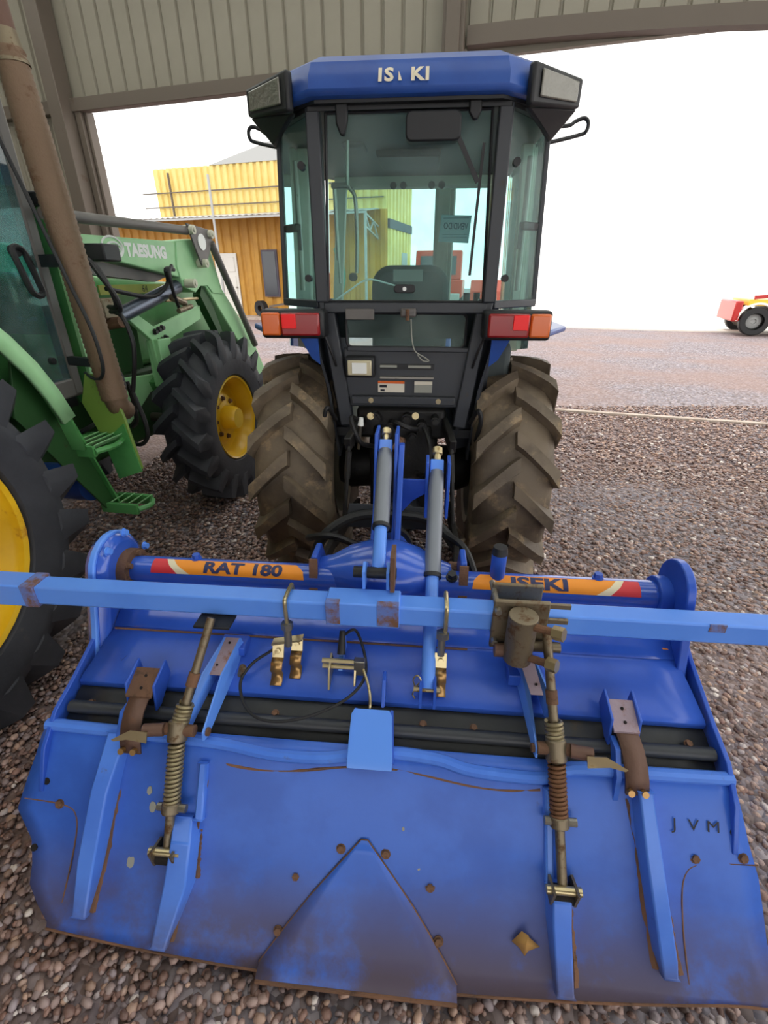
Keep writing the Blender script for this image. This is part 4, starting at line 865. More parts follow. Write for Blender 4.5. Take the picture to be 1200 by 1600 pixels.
# rear door glass with wiper, handle and hinges
rg = T('rear_window', MB().prism([(C - .322, 2.13, 1.462), (C + .322, 2.13, 1.462), (C + .30, 2.13, 2.085), (C - .30, 2.13, 2.085)], (0, .006, 0)), 'cab_glass', smooth=0)
T('window_seal', MB().tube([(C - .320, 2.127, 1.464), (C + .320, 2.127, 1.464), (C + .298, 2.127, 2.083), (C - .298, 2.127, 2.083)], .008, 6, closed=True), 'black_plastic', rg)
T('window_handle', MB().prism([(x + C + .0, 2.118, z + 1.512) for x, z in rrect(.088, .032, .015)], (0, -.018, 0)), 'black_plastic', rg, bevel=.003)
T('handle_button', MB().cyl((C + .0, 2.10, 1.512), (C + .0, 2.097, 1.512), .008, n=12), 'white_print', rg)
wm = T('wiper_motor', MB().prism([(x + C + .092, 2.12, z + 2.028) for x, z in rrect(.195, .088, .022)], (0, -.05, 0)), 'black_plastic', rg, bevel=.006)
T('wiper_arm', MB().beam((C + .18, 2.085, 2.0), (C + .262, 2.10, 1.865), .016, .012, up=(0, 1, 0)), 'black_plastic', wm)
T('wiper_blade', MB().beam((C + .275, 2.115, 1.985), (C + .258, 2.115, 1.56), .010, .010, up=(0, 1, 0)), 'rubber_hose', wm)
for u, l in ((-.235, .09), (.235, .055)):
    T('window_hinge', MB().prism([(C + u - .022, 2.11, 2.13), (C + u + .022, 2.11, 2.13), (C + u + .022, 2.11, 2.10 - l * .5), (C + u + .01, 2.11, 2.10 - l), (C + u - .006, 2.11, 2.10 - l), (C + u - .022, 2.11, 2.10 - l * .6)], (0, -.02, 0)), 'black_plastic', rg, bevel=.006)
# quarter and side glass, pillars
for sd in (-1, 1):
    T('quarter_window', MB().prism([(C + sd * .375, 2.14, 1.462), (C + sd * .565, 2.36, 1.462), (C + sd * .535, 2.36, 2.085), (C + sd * .365, 2.14, 2.085)], (0, .006, 0)), 'cab_glass', smooth=0)
    post((C + sd * .572, 2.375, 1.44), (C + sd * .542, 2.375, 2.10), .022, .03, 'corner_post')
    T('quarter_sill', MB().beam((C + sd * .36, 2.14, 1.452), (C + sd * .57, 2.365, 1.452), .03, .03), 'black_paint', bevel=.004)
    T('side_window', MB().prism([(C + sd * .575, 2.40, 1.25), (C + sd * .575, 3.42, 1.1), (C + sd * .54, 3.42, 2.085), (C + sd * .545, 2.40, 2.085)], (sd * .005, 0, 0)), 'cab_glass', smooth=0)
    post((C + sd * .560, 2.72, 1.2), (C + sd * .525, 2.72, 2.10), .05, .06, 'middle_pillar', mt='cream')
    post((C + sd * .55, 3.45, .95), (C + sd * .46, 3.45, 2.10), .06, .06, 'front_pillar', mt='cream')
    for z in (1.93, 1.55): T('window_knob', MB().cyl((C + sd * .40, 2.15, z), (C + sd * .40, 2.12, z), .014, n=12), 'black_plastic')
    q = T('door_handle', MB().beam((C + sd * .47, 2.30, 1.745), (C + sd * .54, 2.36, 1.745), .03, .03), 'black_plastic', bevel=.006)
    T('door_rod', MB().cyl((C + sd * .50, 2.42, 1.50), (C + sd * .495, 2.42, 2.0), .012, n=10), 'steel', q)
    T('grab_lever', MB().beam((C + sd * .47, 2.31, 1.74), (C + sd * .47, 2.31, 1.66), .014, .014, up=(0, 1, 0)), 'black_plastic', q)
    # looped stay of the outside mirror
    lp = spline([(C + sd * .55, 2.62, 2.145), (C + sd * .68, 2.68, 2.155), (C + sd * .72, 2.70, 2.175), (C + sd * .755, 2.70, 2.185), (C + sd * .775, 2.70, 2.17), (C + sd * .772, 2.70, 2.14), (C + sd * .74, 2.70, 2.125), (C + sd * .55, 2.62, 2.075)], 6)
    T('mirror_stay', MB().tube(lp, .008, 8), 'black_plastic')
T('windscreen', MB().prism([(C - .53, 3.47, 1.25), (C + .53, 3.47, 1.25), (C + .45, 3.47, 2.05), (C - .45, 3.47, 2.05)], (0, .005, 0)), 'cab_glass', smooth=0)
T('windscreen_header', MB().bx(C - .50, C + .50, 3.40, 3.50, 2.045, 2.12), 'cream', bevel=.01)
for u in (-.14, -.08, .09, .15): T('header_clip', MB().cyl((C + u, 3.395, 2.05), (C + u, 3.385, 2.05), .02, n=14), 'black_plastic')
T('headliner', MB().prism([(C - .33, 2.16, 2.115), (C + .33, 2.16, 2.115), (C + .54, 2.38, 2.115), (C + .52, 3.42, 2.115), (C - .52, 3.42, 2.115), (C - .54, 2.38, 2.115)], (0, 0, .03)), 'headliner')
T('header_frame', MB().prism([(C - .36, 2.105, 2.085), (C + .36, 2.105, 2.085), (C + .565, 2.35, 2.085), (C + .53, 2.37, 2.085), (C + .33, 2.15, 2.085), (C - .33, 2.15, 2.085), (C - .53, 2.37, 2.085), (C - .565, 2.35, 2.085)], (0, 0, .04)), 'black_plastic')
T('air_duct', MB().bx(C - .18, C + .13, 2.75, 3.1, 2.07, 2.115), 'black_plastic', bevel=.01); T('speaker', MB().bx(C - .32, C - .22, 2.6, 2.75, 2.08, 2.115), 'seat_grey', bevel=.01)
# roof
plan = [(-.34, 2.045), (.34, 2.045), (.62, 2.27), (.60, 3.45), (.45, 3.62), (-.45, 3.62), (-.60, 3.45), (-.62, 2.27)]
def ring(s, z, sv=1.): return [(C + x * s, 2.8 + (y - 2.8) * s * sv, z) for x, y in plan]
m = MB(); rings = [ring(.97, 2.108), ring(1.0, 2.118), ring(.995, 2.165), ring(.97, 2.205), ring(.90, 2.235), ring(.6, 2.26)]; n = 8
m.add([p for r in rings for p in r], [(i * n + j, i * n + (j + 1) % n, (i + 1) * n + (j + 1) % n, (i + 1) * n + j) for i in range(len(rings) - 1) for j in range(n)] + [tuple(range(5 * n, 6 * n)), tuple(range(n - 1, -1, -1))])
roof = T('roof', m, 'tractor_blue', bevel=.012, smooth=30)
T('roof_underside', MB().prism([(C + x * .96, 2.8 + (y - 2.8) * .96, 2.098) for x, y in plan], (0, 0, .012)), 'black_plastic', roof)
rm_ = planemap((C, 2.041, 2.158), (1, 0, 0), (0, .35, 1))
rmap = lambda dx: (lambda x, y: rm_(x + dx, y) + Vector((0, .35 * max(0, y - .005), 0)))
for ch, dx in (('I', -.092), ('S', -.062), ('K', .032), ('I', .066)): lettering(ch, .058, rmap(dx), 'roof_letter', 'ivory_print', roof, bold=.0022, sx=1.15)
T('roof_letter_scrap', MB().prism([rm_(-.030, -.018), rm_(-.018, -.018), rm_(-.022, -.006), rm_(-.030, .012)], (0, -.0006, 0)), 'ivory_print', roof)
for sd in (-1, 1):
    a = Vector((C + sd * .40, 2.085, 2.13)); b = Vector((C + sd * .60, 2.245, 2.13)); e = (b - a).normalized(); nn = Vector((sd * .626, -.78, 0))
    h = T('corner_work_light', MB().prism([a + Vector((0, 0, -.055)), b + Vector((0, 0, -.03)), b + Vector((0, 0, .055)), a + Vector((0, 0, .062))], nn * .03), 'black_plastic', roof, bevel=.01)
    T('work_light_lens', MB().prism([a + e * .035 + nn * .03 + Vector((0, 0, -.030)), b - e * .03 + nn * .03 + Vector((0, 0, -.018)), b - e * .03 + nn * .03 + Vector((0, 0, .04)), a + e * .035 + nn * .03 + Vector((0, 0, .045))], nn * .008), 'dull_lens', h, bevel=.004)
    T('light_skirt', MB().prism([a + Vector((0, .03, -.05)), b + Vector((0, .0, -.03)), b + Vector((-sd * .07, .06, -.11)), a + Vector((sd * .08, .12, -.09))], nn * .02), 'black_plastic', h, bevel=.006)
# seat, console, steering wheel, floor
st = T('seat_back', MB().prism([(C + x, 2.62 + .05, z + 1.36) for x, z in rrect(.40, .50, .10, 6)], (0, .11, 0)), 'seat_grey', bevel=.03)
T('seat_tag', MB().bx(C - .085, C + .065, 2.655, 2.672, 1.535, 1.59), 'headliner', st); T('seat_cushion', MB().bx(C - .22, C + .22, 2.75, 3.12, 1.02, 1.14), 'seat_grey', st, bevel=.04)
T('cab_floor', MB().bx(C - .5, C + .5, 2.2, 3.45, .86, .90), 'black_plastic'); T('rear_shelf', MB().prism([(C - .34, 2.17, 1.44), (C + .34, 2.17, 1.44), (C + .34, 2.5, 1.30), (C - .34, 2.5, 1.30)], (0, 0, -.02)), 'seat_grey')
ds = T('dashboard', MB().prism([(C - .22, 3.44, .9), (C - .22, 3.44, 1.42), (C - .22, 3.28, 1.44), (C - .22, 3.18, 1.30), (C - .22, 3.24, .9)], (.44, 0, 0)), 'black_plastic', bevel=.02)
x, y, d_ = frame_basis((0, -.5, .87)); cc_ = Vector((C, 3.08, 1.42))
T('steering_wheel', MB().tube([cc_ + x * (.18 * math.cos(i * .2618)) + y * (.18 * math.sin(i * .2618)) for i in range(24)], .014, 8, closed=True).beam(cc_ - x * .17, cc_ + x * .17, .03, .015), 'black_plastic', ds)
T('steering_column', MB().cyl(cc_, (C, 3.25, 1.2), .025, n=12), 'black_plastic', ds)
T('side_console', MB().bx(C + .24, C + .50, 2.35, 3.0, .9, 1.28), 'seat_grey', bevel=.03)
for u, v in ((.30, 2.75), (.36, 2.82)): T('control_lever', MB().cyl((C + u, v, 1.26), (C + u, v + .03, 1.45), .008, n=8).cyl((C + u, v + .03, 1.43), (C + u, v + .035, 1.48), .018, n=12), 'black_plastic')
gb = T('grab_bar', MB().tube(spline([(C - .24, 2.25, 2.03), (C - .245, 2.25, 1.90), (C - .235, 2.25, 1.875), (C - .215, 2.25, 1.84), (C - .21, 2.25, 1.70), (C - .215, 2.25, 1.57)], 5), .008, 8), 'steel')
T('grab_bar_end', MB().cyl((C - .228, 2.215, 1.555), (C - .228, 2.245, 1.555), .017, n=14), 'black_plastic', gb)
T('gas_strut', MB().cyl((C - .30, 2.26, 1.88), (C - .295, 2.26, 1.62), .008, n=8).cyl((C - .295, 2.26, 1.68), (C - .29, 2.26, 1.53), .005, n=8).cyl((C - .31, 2.25, 1.885), (C - .245, 2.25, 1.885), .010, n=8), 'steel')
T('lamp_cord', MB().tube(spline([(C - .32, 2.20, 1.455), (C - .25, 2.22, 1.50), (C - .17, 2.25, 1.545), (C - .08, 2.25, 1.53), (C - .02, 2.2, 1.515)], 6), .004, 6), 'white_print')
# fenders and tail lights
for sd in (-1, 1):
    f = T('fender', MB().prism([(C + sd * .37, 2.06, 1.325), (C + sd * .56, 2.06, 1.325), (C + sd * .72, 2.32, 1.335), (C + sd * .74, 2.95, 1.33), (C + sd * .37, 2.95, 1.33)], (0, 0, .025)), 'tractor_blue', bevel=.008)
    T('fender_inner_wall', MB().prism([(C + sd * .375, 2.08, 1.33), (C + sd * .375, 2.95, 1.33), (C + sd * .375, 3.15, .8), (C + sd * .31, 2.2, .75), (C + sd * .33, 2.12, 1.1)], (sd * .012, 0, 0)), 'black_paint', f)
    T('fender_brace', MB().prism([(C + sd * .365, 2.07, 1.335), (C + sd * .445, 2.07, 1.335), (C + sd * .40, 2.09, 1.24), (C + sd * .365, 2.10, 1.21)], (0, .012, 0)), 'tractor_blue', f)
    x0, x1 = sorted((C + sd * .318, C + sd * .582)); tl = T('tail_light', MB().bx(x0, x1, 2.0, 2.10, 1.328, 1.438), 'black_plastic', bevel=.014)
    def seg(a, b): return sorted((C + sd * a, C + sd * b))
    a, b = seg(.335, .495); T('red_lens', MB().bx(a, b, 1.985, 2.02, 1.340, 1.427), 'red_lens', tl, bevel=.008)
    a, b = seg(.497, .575); T('amber_lens', MB().bx(a, b, 1.988, 2.02, 1.340, 1.427), 'amber', tl, bevel=.008)
    a, b = seg(.430, .488); T('reflector', MB().bx(a, b, 1.980, 1.992, 1.368, 1.422), 'red_reflector', tl, bevel=.002)
    T('light_cable', MB().tube(spline([(C + sd * .34, 2.09, 1.34), (C + sd * .315, 2.10, 1.27), (C + sd * .30, 2.13, 1.20)], 5), .006, 6), 'rubber_hose', tl)
    T('hydraulic_coupler', MB().tube(spline([(C + sd * .31, 2.12, .96), (C + sd * .335, 2.06, 1.03), (C + sd * .35, 2.06, .98), (C + sd * .34, 2.1, .88)], 5), .010, 8), 'rubber_hose')
# bonnet and front axle beyond the cab
bn = T('bonnet', MB().prism([(C - .27, 3.5, .75), (C - .27, 3.5, 1.32), (C - .27, 4.3, 1.22), (C - .27, 4.75, 1.10), (C - .27, 4.85, .75)], (.54, 0, 0)), 'tractor_blue', bevel=.05)
T('engine', MB().bx(C - .2, C + .2, 3.4, 4.7, .42, .78), 'greasy_black', bevel=.03); T('front_axle', MB().cyl((C - .5, 4.3, .40), (C + .5, 4.3, .40), .06, n=14), 'greasy_black')
for sd in (-1, 1):
    t = T('front_tire', moved(tire_mb(.40, .24, .21, 15, .03, seg=48, lw=.035), (C + sd * .53, 4.3, .40)), 'dusty_tire', smooth=40)
    T('rim', MB().lathe([(-.08 * sd, .215), (-.05 * sd, .19), (.02 * sd, .18), (.05 * sd, .08), (.05 * sd, .001)], (C + sd * .53, 4.3, .40), (1, 0, 0), 24), 'cream', t)
# card taped inside the windscreen
FSG = Frame(5, .02, 3.455)
sg = thing('sold_sign', 'pale VENDIDO card taped inside the windscreen, reading backwards', 'sign', FSG)
MB().prism([(.045, 3.455, 1.76), (.235, 3.455, 1.75), (.245, 3.455, 1.90), (.06, 3.455, 1.905)], (0, .002, 0)).build('card', 'sign_card', sg, smooth=0)
mp = planemap((.15, 3.4535, 1.842), (-1, 0, .03), (0, 0, 1)); lettering('VENDIDO', .050, mp, 'card_lettering', 'sign_ink', sg, bold=.001, sx=.68)
MB().bx(.07, .23, 3.453, 3.4545, 1.885, 1.888).build('card_line', 'sign_ink', sg)
for z in (1.797, 1.782): MB().bx(.07, .225, 3.453, 3.4545, z, z + .002).build('card_print', 'sign_ink', sg)

# ================================================================== green loader tractor
FGT = Frame(10, -2.5, 2.0)
gt = thing('loader_tractor', 'green tractor with yellow wheels and a front loader, parked on the left', 'tractor', FGT)
def G(name, m, mt, par=gt, **k): return m.build(name, mt, par, **k)
def wheel(c, R, w, rr, nl, lh, lw, side, sd=1):
    t = G('rear_tire' if R > .7 else 'front_tire', moved(tire_mb(R, w, rr, nl, lh, side_lug=side, lw=lw, drop=.10, flare=1.3), c), 'grey_tire', smooth=38)
    k = rr
    r = G('rim', MB().lathe([(w * .40 * sd, k * 1.01), (w * .43 * sd, k * .99), (w * .41 * sd, k * .955), (w * .30 * sd, k * .945), (w * .22 * sd, k * .86), (w * .02 * sd, k * .84), (-.02 * w * sd, k * .72), (.05 * w * sd, k * .60), (.10 * w * sd, k * .55), (.10 * w * sd, k * .30)], c, (1, 0, 0), 48), 'yellow', t, smooth=50)
    G('wheel_hub', MB().lathe([(.08 * w * sd, k * .40), (.12 * w * sd, k * .40), (.14 * w * sd, k * .30), (.38 * w * sd, k * .27), (.46 * w * sd, k * .24), (.46 * w * sd, .001)], c, (1, 0, 0), 28), 'yellow', t, smooth=40)
    for i in range(8):
        a = i * math.pi / 4; p = Vector(c) + Vector((.10 * w * sd, k * .47 * math.cos(a), k * .47 * math.sin(a))); G('wheel_nut', MB().hexbolt(p, (sd, 0, 0), .014, .02), 'rust', t)
    return t
wheel((-1.79, .85, .75), .755, .40, .465, 22, .085, .05, .55)
wheel((-1.82, 3.22, .61), .615, .31, .305, 18, .060, .045, .45)
wheel((-3.21, .85, .75), .755, .40, .465, 22, .085, .05, .55, -1)
wheel((-3.18, 3.22, .61), .615, .31, .305, 18, .060, .045, .45, -1)
G('rear_axle', MB().cyl((-3.05, .85, .75), (-1.95, .85, .75), .13, n=18), 'dark_green'); G('front_axle', MB().beam((-3.0, 3.22, .60), (-2.0, 3.22, .60), .16, .14), 'dark_green', bevel=.02)
G('axle_knuckle', MB().cyl((-2.0, 3.22, .45), (-2.0, 3.22, .78), .07, n=14), 'dark_green'); G('steering_cylinder', MB().cyl((-2.05, 2.98, .66), (-2.6, 2.98, .66), .03, n=12), 'steel')
G('chassis', MB().bx(-2.78, -2.22, .5, 4.3, .52, 1.0), 'dark_green', bevel=.03)
# fender round the rear wheel, its lit edge put into the lip's pale colour
m = MB(); rows = []
for k in range(15):
    a = math.radians(6 + k * 9); rows.append([(u, .85 + .93 * math.cos(a), .75 + .93 * math.sin(a)) for u in (-2.12, -1.9, -1.70)])
fd = G('rear_fender', m.grid(rows), 'green', solid=.012, smooth=50)
m = MB(); rows = []
for k in range(15):
    a = math.radians(16 + k * 8); rows.append([(-1.695, .85 + r * math.cos(a), .75 + r * math.sin(a)) for r in (.875, .945)])
G('fender_lip', m.grid(rows), 'pale_green', fd, solid=.02, smooth=50)
G('fender_wall', MB().prism([(-2.12, .85 + .93 * math.cos(math.radians(a)), .75 + .93 * math.sin(math.radians(a))) for a in range(6, 133, 9)] + [(-2.12, .3, 1.1), (-2.12, 1.3, .9)], (-.01, 0, 0)), 'dark_green', fd)
# steps
sp = G('step_side_plate', MB().prism([(-1.78, 1.62, 1.28), (-1.78, 1.73, 1.10), (-1.78, 1.79, .98), (-1.78, 1.945, .47), (-1.78, 1.88, .48), (-1.78, 1.68, .82), (-1.78, 1.55, 1.05)], (.012, 0, 0)), 'dark_green', bevel=.002)
G('plate_edge', MB().prism([(-1.781, 1.79, .98), (-1.781, 1.80, .98), (-1.781, 1.955, .47), (-1.781, 1.945, .47)], (.035, 0, 0)), 'green', sp)
fp = G('step_front_plate', MB().prism([(-1.88, 2.02, 1.0), (-1.82, 2.02, 1.14), (-1.70, 2.02, 1.14), (-1.645, 2.0, .93), (-1.60, 1.98, .68), (-1.74, 1.98, .63), (-1.79, 2.0, .80)], (0, .015, 0)), 'olive_green', bevel=.004)
G('plate_lower', MB().prism([(-1.655, 1.992, .91), (-1.60, 1.972, .67), (-1.74, 1.972, .62), (-1.79, 1.992, .81)], (0, .008, 0)), 'green', fp)
def tread(u0, u1, v0, v1, z, nm):
    f = G('step_tread', MB().beam((u0, v0, z), (u1, v0, z), .02, .05).beam((u0, v1, z), (u1, v1, z), .02, .05).beam((u0, v0, z), (u0, v1, z), .02, .05).tube(spline([(u1, v0, z), (u1 + .03, (v0 + v1) / 2, z), (u1, v1, z)], 6), .014, 8), 'green')
    for i in range(4):
        x = u0 + (u1 - u0) * (i + .5) / 4; G('tread_slat', MB().prism([(x - .01, v0, z), (x + .03, v0, z + .03), (x + .03, v1, z + .03), (x - .01, v1, z)], (0, 0, .004)), 'pale_green', f)
    return f
tread(-1.86, -1.68, 1.80, 2.0, .83, 'u'); tread(-1.80, -1.60, 1.88, 2.0, .50, 'l')
G('battery_tank', MB().cyl((-2.1, 1.9, .62), (-1.84, 1.9, .62), .09, n=18), 'tractor_blue')
# cab
cg = G('cab_frame', MB().beam((-1.97, 2.10, 1.02), (-1.99, 2.12, 2.40), .055, .06, up=(0, 1, 0)).beam((-1.97, 1.1, 1.35), (-1.99, 1.1, 2.4), .06, .06, up=(0, 1, 0)).beam((-1.97, 2.12, 1.06), (-1.97, 1.55, 1.06), .05, .09).beam((-1.97, 1.55, 1.06), (-1.97, 1.1, 1.40), .05, .07).beam((-1.99, 2.12, 2.38), (-1.99, 1.1, 2.38), .06, .08), 'cab_grey', bevel=.01)
G('far_frame', MB().beam((-3.03, 2.10, 1.02), (-3.03, 2.12, 2.40), .055, .06, up=(0, 1, 0)).beam((-3.03, 1.1, 1.35), (-3.03, 1.1, 2.4), .06, .06, up=(0, 1, 0)).beam((-3.03, 2.12, 2.38), (-3.03, 1.1, 2.38), .06, .08), 'cab_grey', cg)
G('door_glass', MB().prism([(-1.955, 2.075, 1.10), (-1.955, 1.56, 1.10), (-1.955, 1.12, 1.42), (-1.975, 1.12, 2.34), (-1.975, 2.09, 2.34)], (.005, 0, 0)), 'green_cab_glass', cg, smooth=0)
G('far_glass', MB().prism([(-3.03, 2.075, 1.10), (-3.03, 1.56, 1.10), (-3.03, 1.12, 1.42), (-3.03, 1.12, 2.34), (-3.03, 2.09, 2.34)], (.005, 0, 0)), 'green_cab_glass', cg, smooth=0)
G('windscreen', MB().prism([(-2.0, 2.14, 1.3), (-3.0, 2.14, 1.3), (-3.0, 2.14, 2.36), (-2.0, 2.14, 2.36)], (0, .005, 0)), 'green_cab_glass', cg, smooth=0)
G('cab_roof', MB().prism([(-1.97, 2.16, 2.44), (-1.97, .95, 2.44), (-3.05, .95, 2.44), (-3.05, 2.16, 2.44)], (0, 0, .16)), 'green', cg, bevel=.05)
dh = G('door_handle', MB().tube([(-1.925, 1.985 + x + z * -.25, 1.575 + z) for x, z in rrect(.06, .19, .028)], .013, 8, closed=True), 'black_plastic', cg)
G('handle_boss', MB().cyl((-1.955, 1.965, 1.655), (-1.925, 1.965, 1.655), .022, n=14), 'black_plastic', dh)
G('glass_clip', MB().cyl((-1.955, 1.99, 1.2), (-1.935, 1.99, 1.2), .016, n=8), 'black_plastic', cg)
G('cab_seat', MB().bx(-2.75, -2.3, 1.25, 1.4, 1.2, 1.85), 'seat_grey', cg, bevel=.05); G('cab_base', MB().bx(-2.95, -2.02, 1.15, 2.15, .95, 1.03), 'black_plastic', cg)
# exhaust with perforated shield
pr = []
for i in range(121):
    t = i / 120 * 1.30; pr.append((t, .058 + (.004 if i % 2 else 0) - (.0 if t < 1.05 else (t - 1.05) * .03)))
ex = G('exhaust_shield', MB().lathe([(0, .02)] + pr, (-1.695, 2.03, 1.02), (-.072, .02, 1.0), 18), 'exhaust', smooth=60); ex['label'] = 'brown perforated exhaust stack'
G('exhaust_outlet', MB().tube(spline([(-1.79, 2.06, 2.28), (-1.795, 2.06, 2.42), (-1.80, 2.06, 2.55), (-1.77, 2.05, 2.68)], 6), .042, 14), 'rust_leaf', ex)
G('outlet_collar', MB().lathe([(0, .06), (.03, .052), (.10, .046)], (-1.787, 2.057, 2.27), (-.07, 0, 1), 18), 'worn_steel', ex)
G('exhaust_elbow', MB().tube(spline([(-1.70, 2.03, 1.06), (-1.70, 2.05, .98), (-1.76, 2.15, .94), (-1.95, 2.3, .95)], 6), .052, 14), 'exhaust', ex)
G('exhaust_bracket', MB().beam((-1.93, 2.08, 1.19), (-1.72, 2.03, 1.19), .03, .04), 'black_plastic', ex); G('exhaust_bracket', MB().beam((-1.93, 2.10, 1.62), (-1.76, 2.05, 1.62), .05, .05), 'black_plastic', ex)
G('grab_rail', MB().tube(spline([(-1.90, 1.99, 2.12), (-1.80, 1.97, 1.82), (-1.72, 1.96, 1.55), (-1.665, 1.96, 1.35), (-1.655, 1.96, 1.20), (-1.69, 1.97, 1.135), (-1.76, 2.0, 1.125), (-1.83, 2.04, 1.14)], 6), .008, 8), 'black_plastic')
# loader tower, bonnet and sub-frame
tw = G('loader_tower', MB().bx(-2.06, -1.95, 2.20, 2.36, .95, 1.86), 'green', bevel=.006); G('tower_edge', MB().bx(-1.955, -1.935, 2.19, 2.21, 1.1, 1.80), 'pale_green', tw)
G('tower_top', MB().cyl((-2.1, 2.22, 1.87), (-1.93, 2.22, 1.86), .03, n=12), 'greasy_black', tw); G('tower_strap', MB().bx(-2.08, -1.93, 2.18, 2.30, 1.84, 1.90), 'black_plastic', tw, bevel=.01)
bo = G('bonnet', MB().prism([(-2.22, 2.2, 1.0), (-2.22, 2.2, 1.58), (-2.22, 3.7, 1.52), (-2.22, 4.35, 1.42), (-2.22, 4.42, 1.0)], (-.56, 0, 0)), 'green', bevel=.05)
G('bonnet_stripe', MB().bx(-2.222, -2.212, 2.75, 3.6, 1.46, 1.515), 'stripe_yellow', bo); lettering('64', .06, planemap((-2.209, 3.18, 1.487), (0, 1, 0), (0, 0, 1)), 'bonnet_number', 'black_print', bo)
for i in range(7): G('grille_louvre', MB().prism([(-2.222, 2.74 + i * .036, 1.0), (-2.195, 2.752 + i * .036, 1.0), (-2.222, 2.764 + i * .036, 1.0)], (0, .02, .29)), 'dark_green', bo)
G('side_panel', MB().prism([(-2.10, 2.38, 1.02), (-2.10, 2.92, .97), (-2.10, 3.12, 1.0), (-2.10, 3.12, .93), (-2.10, 2.85, .86), (-2.10, 2.6, .72), (-2.10, 2.38, .76)], (-.03, 0, 0)), 'pale_green', bevel=.004)
sf = G('sub_frame', MB().prism([(-2.0, 2.62, 1.37), (-2.0, 2.68, 1.40), (-2.0, 2.90, 1.27), (-2.0, 3.49, 1.37), (-2.0, 3.47, 1.28), (-2.0, 2.98, 1.17), (-2.0, 3.04, .98), (-2.0, 2.86, .93), (-2.0, 2.84, 1.20)], (-.03, 0, 0)), 'pale_green', bevel=.004)
G('frame_box', MB().bx(-2.06, -1.97, 2.86, 3.0, .90, 1.20), 'pale_green', sf, bevel=.006); G('frame_corner', MB().prism([(-2.0, 2.86, .93), (-2.0, 3.06, 1.0), (-2.0, 3.06, .90), (-2.0, 2.9, .82)], (-.1, 0, 0)), 'green', sf)
for v, z in ((2.88, 1.245), (2.92, 1.255), (2.96, 1.262), (2.90, 1.185), (2.94, 1.19), (2.98, 1.20)): G('frame_bolt', MB().hexbolt((-1.995, v, z), (1, 0, 0), .014, .02), 'greasy_black', sf)
G('cross_rod', MB().cyl((-1.99, 3.05, 1.42), (-1.99, 3.45, 1.42), .010, n=8), 'zinc', sf)
# loader boom
bm = G('boom_arm', MB().prism([(-1.95, 2.25, 1.745), (-1.95, 3.24, 1.765), (-1.95, 3.20, 1.555), (-1.95, 2.56, 1.64), (-1.95, 2.25, 1.66)], (-.10, 0, 0)), 'pale_green', bevel=.008)
G('boom_elbow', MB().prism([(-1.942, 3.22, 1.77), (-1.942, 3.40, 1.79), (-1.942, 3.64, 1.79), (-1.942, 3.76, 1.44), (-1.942, 3.60, 1.45), (-1.942, 3.54, 1.50), (-1.942, 3.44, 1.50), (-1.942, 3.36, 1.46), (-1.942, 3.21, 1.50), (-1.942, 3.18, 1.62)], (-.115, 0, 0)), 'pale_green', bm, bevel=.006)
G('boom_leg', MB().prism([(-1.95, 3.50, 1.52), (-1.95, 3.74, 1.50), (-1.95, 4.20, 1.08), (-1.95, 4.55, .55), (-1.95, 4.40, .50), (-1.95, 3.92, 1.08), (-1.95, 3.58, 1.44)], (-.10, 0, 0)), 'pale_green', bm, bevel=.008)
G('boom_leg_rear_plate', MB().prism([(-1.97, 3.50, 1.50), (-1.97, 3.60, 1.42), (-1.97, 3.72, 1.15), (-1.97, 3.66, 1.15), (-1.97, 3.46, 1.44)], (-.06, 0, 0)), 'dark_green', bm)  # dark green plate behind the boom leg
G('leveling_tube', MB().cyl((-1.92, 2.15, 1.81), (-1.92, 3.33, 1.835), .026, n=16), 'cab_grey', bm); G('tilt_cylinder', MB().cyl((-1.90, 3.60, 1.78), (-1.90, 4.14, 1.02), .026, n=16), 'cab_grey', bm)
lk = G('link_plate', MB().prism([(-1.895, 3.30, 1.875), (-1.895, 3.58, 1.86), (-1.895, 3.62, 1.80), (-1.895, 3.48, 1.62), (-1.895, 3.42, 1.63)], (-.012, 0, 0)), 'cab_grey', bm, bevel=.004)
G('link_badge', MB().cyl((-1.895, 3.46, 1.775), (-1.89, 3.46, 1.775), .05, n=24), 'white_print', lk)
for v, z in ((3.34, 1.84), (3.585, 1.83), (3.45, 1.645), (3.25, 1.52)): G('boom_pin', MB().cyl((-1.94, v, z), (-1.87, v, z), .028, n=16).cyl((-1.87, v, z), (-1.862, v, z), .012, n=10), 'cream', bm)
lc = G('lift_cylinder', MB().cyl((-1.985, 2.45, 1.33), (-1.985, 3.20, 1.50), .042, n=20), 'chrome_dark', bm); G('cylinder_rod', MB().cyl((-1.985, 2.25, 1.29), (-1.985, 2.46, 1.335), .024, n=14), 'steel', lc)
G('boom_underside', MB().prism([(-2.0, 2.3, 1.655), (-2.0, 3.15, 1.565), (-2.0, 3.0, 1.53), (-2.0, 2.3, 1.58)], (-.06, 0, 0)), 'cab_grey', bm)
G('boom_lamp', MB().bx(-1.90, -1.76, 2.28, 2.40, 1.625, 1.70), 'black_plastic', bm, bevel=.008)
bmap = planemap((-1.9485, 2.80, 1.695), (0, 1, 0), (0, 0, 1)); lettering('TAESUNG', .088, planemap((-1.9485, 2.90, 1.692), (0, 1, .0), (0, .0, 1)), 'boom_lettering', 'white_print', bm, bold=.005, sx=1.0)
for k, (a, b) in enumerate(((.085, .052), (.062, .034), (.040, .018))):
    cx, cz = 2.60 + .012 * k, 1.70 - .008 * k
    G('boom_logo_ring', MB().tube([(-1.948, cx + a * math.cos(i * .2618), cz + b * math.sin(i * .2618)) for i in range(24)], .0055, 5, closed=True), 'white_print', bm)
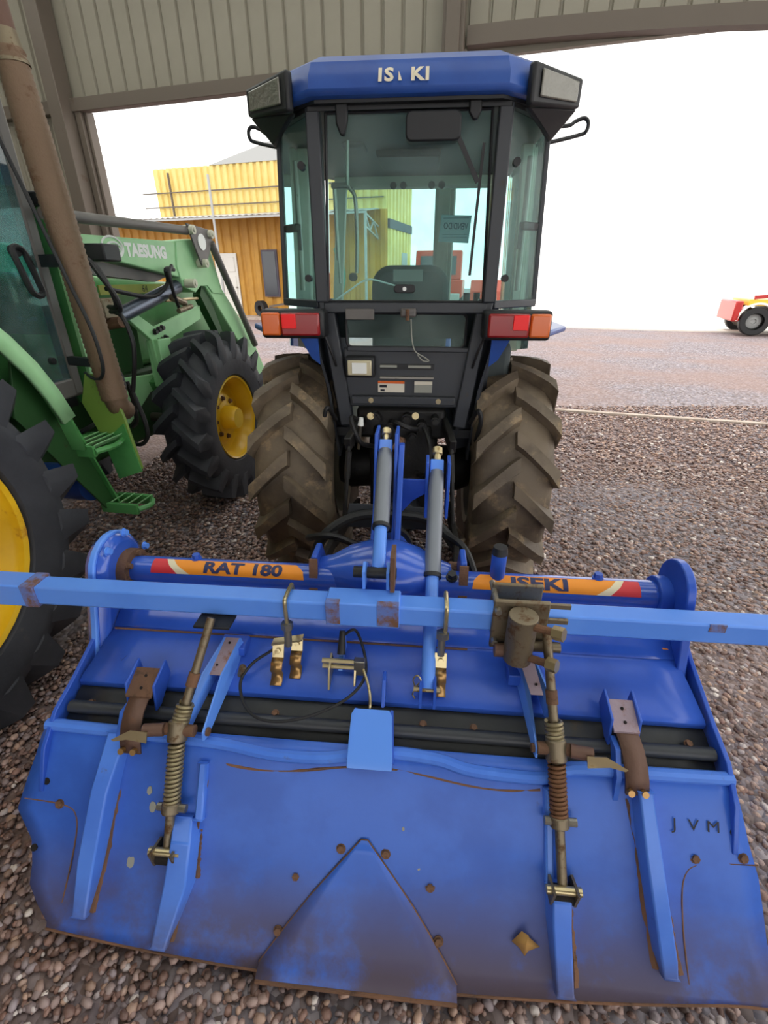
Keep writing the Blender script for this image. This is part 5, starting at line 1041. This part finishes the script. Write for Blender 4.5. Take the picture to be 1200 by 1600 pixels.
# hoses and valve block
vb = G('valve_block', MB().bx(-1.92, -1.84, 2.28, 2.40, 1.36, 1.46), 'worn_steel', bevel=.01); G('valve_body', MB().cyl((-1.92, 2.34, 1.33), (-1.78, 2.32, 1.35), .028, n=12), 'rust', vb)
for p in ([(-1.80, 2.22, 1.62), (-1.74, 2.2, 1.55), (-1.69, 2.2, 1.47), (-1.70, 2.22, 1.41), (-1.80, 2.28, 1.40)], [(-1.82, 2.24, 1.63), (-1.76, 2.22, 1.58), (-1.71, 2.2, 1.50), (-1.715, 2.22, 1.43), (-1.82, 2.3, 1.42)], [(-1.78, 2.28, 1.40), (-1.68, 2.2, 1.38), (-1.64, 2.18, 1.28), (-1.655, 2.18, 1.18), (-1.70, 2.2, 1.08), (-1.72, 2.2, 1.02)],
          [(-1.76, 2.12, 1.22), (-1.69, 2.1, 1.13), (-1.68, 2.08, 1.03), (-1.76, 2.05, .94), (-1.90, 2.0, .86), (-2.0, 2.0, .82)], [(-1.73, 2.2, 1.05), (-1.71, 2.2, .96), (-1.69, 2.2, .86), (-1.70, 2.2, .77), (-1.77, 2.2, .73), (-1.9, 2.25, .78)], [(-1.78, 2.25, 1.06), (-1.77, 2.25, .95), (-1.78, 2.25, .85), (-1.85, 2.3, .8)]):
    G('hydraulic_hose', MB().tube(spline(p, 6), .0115, 8), 'rubber_hose')
for p in ([(-1.97, 2.5, 1.50), (-1.95, 2.85, 1.45), (-1.92, 3.0, 1.52), (-1.90, 2.98, 1.60), (-1.92, 3.1, 1.60)], [(-1.90, 3.05, 1.62), (-1.88, 2.98, 1.58), (-1.89, 3.0, 1.48), (-1.92, 3.08, 1.38)]):
    G('loader_hose', MB().tube(spline(p, 6), .012, 8), 'rubber_hose', bm)
G('hose_coupling', MB().cyl((-1.92, 3.02, 1.44), (-1.92, 3.16, 1.40), .022, n=10).cyl((-1.90, 3.04, 1.36), (-1.90, 3.2, 1.38), .016, n=10), 'worn_steel', bm)
# far loader arm and bucket frame so the loader is whole
G('far_boom_arm', MB().prism([(-3.05, 2.25, 1.745), (-3.05, 3.24, 1.765), (-3.05, 3.64, 1.79), (-3.05, 4.55, .55), (-3.05, 4.40, .50), (-3.05, 3.5, 1.45), (-3.05, 3.20, 1.555), (-3.05, 2.25, 1.66)], (-.10, 0, 0)), 'pale_green', bevel=.008)
G('bucket_cross_tube', MB().cyl((-3.1, 4.46, .55), (-1.95, 4.46, .55), .06, n=16), 'dark_green')
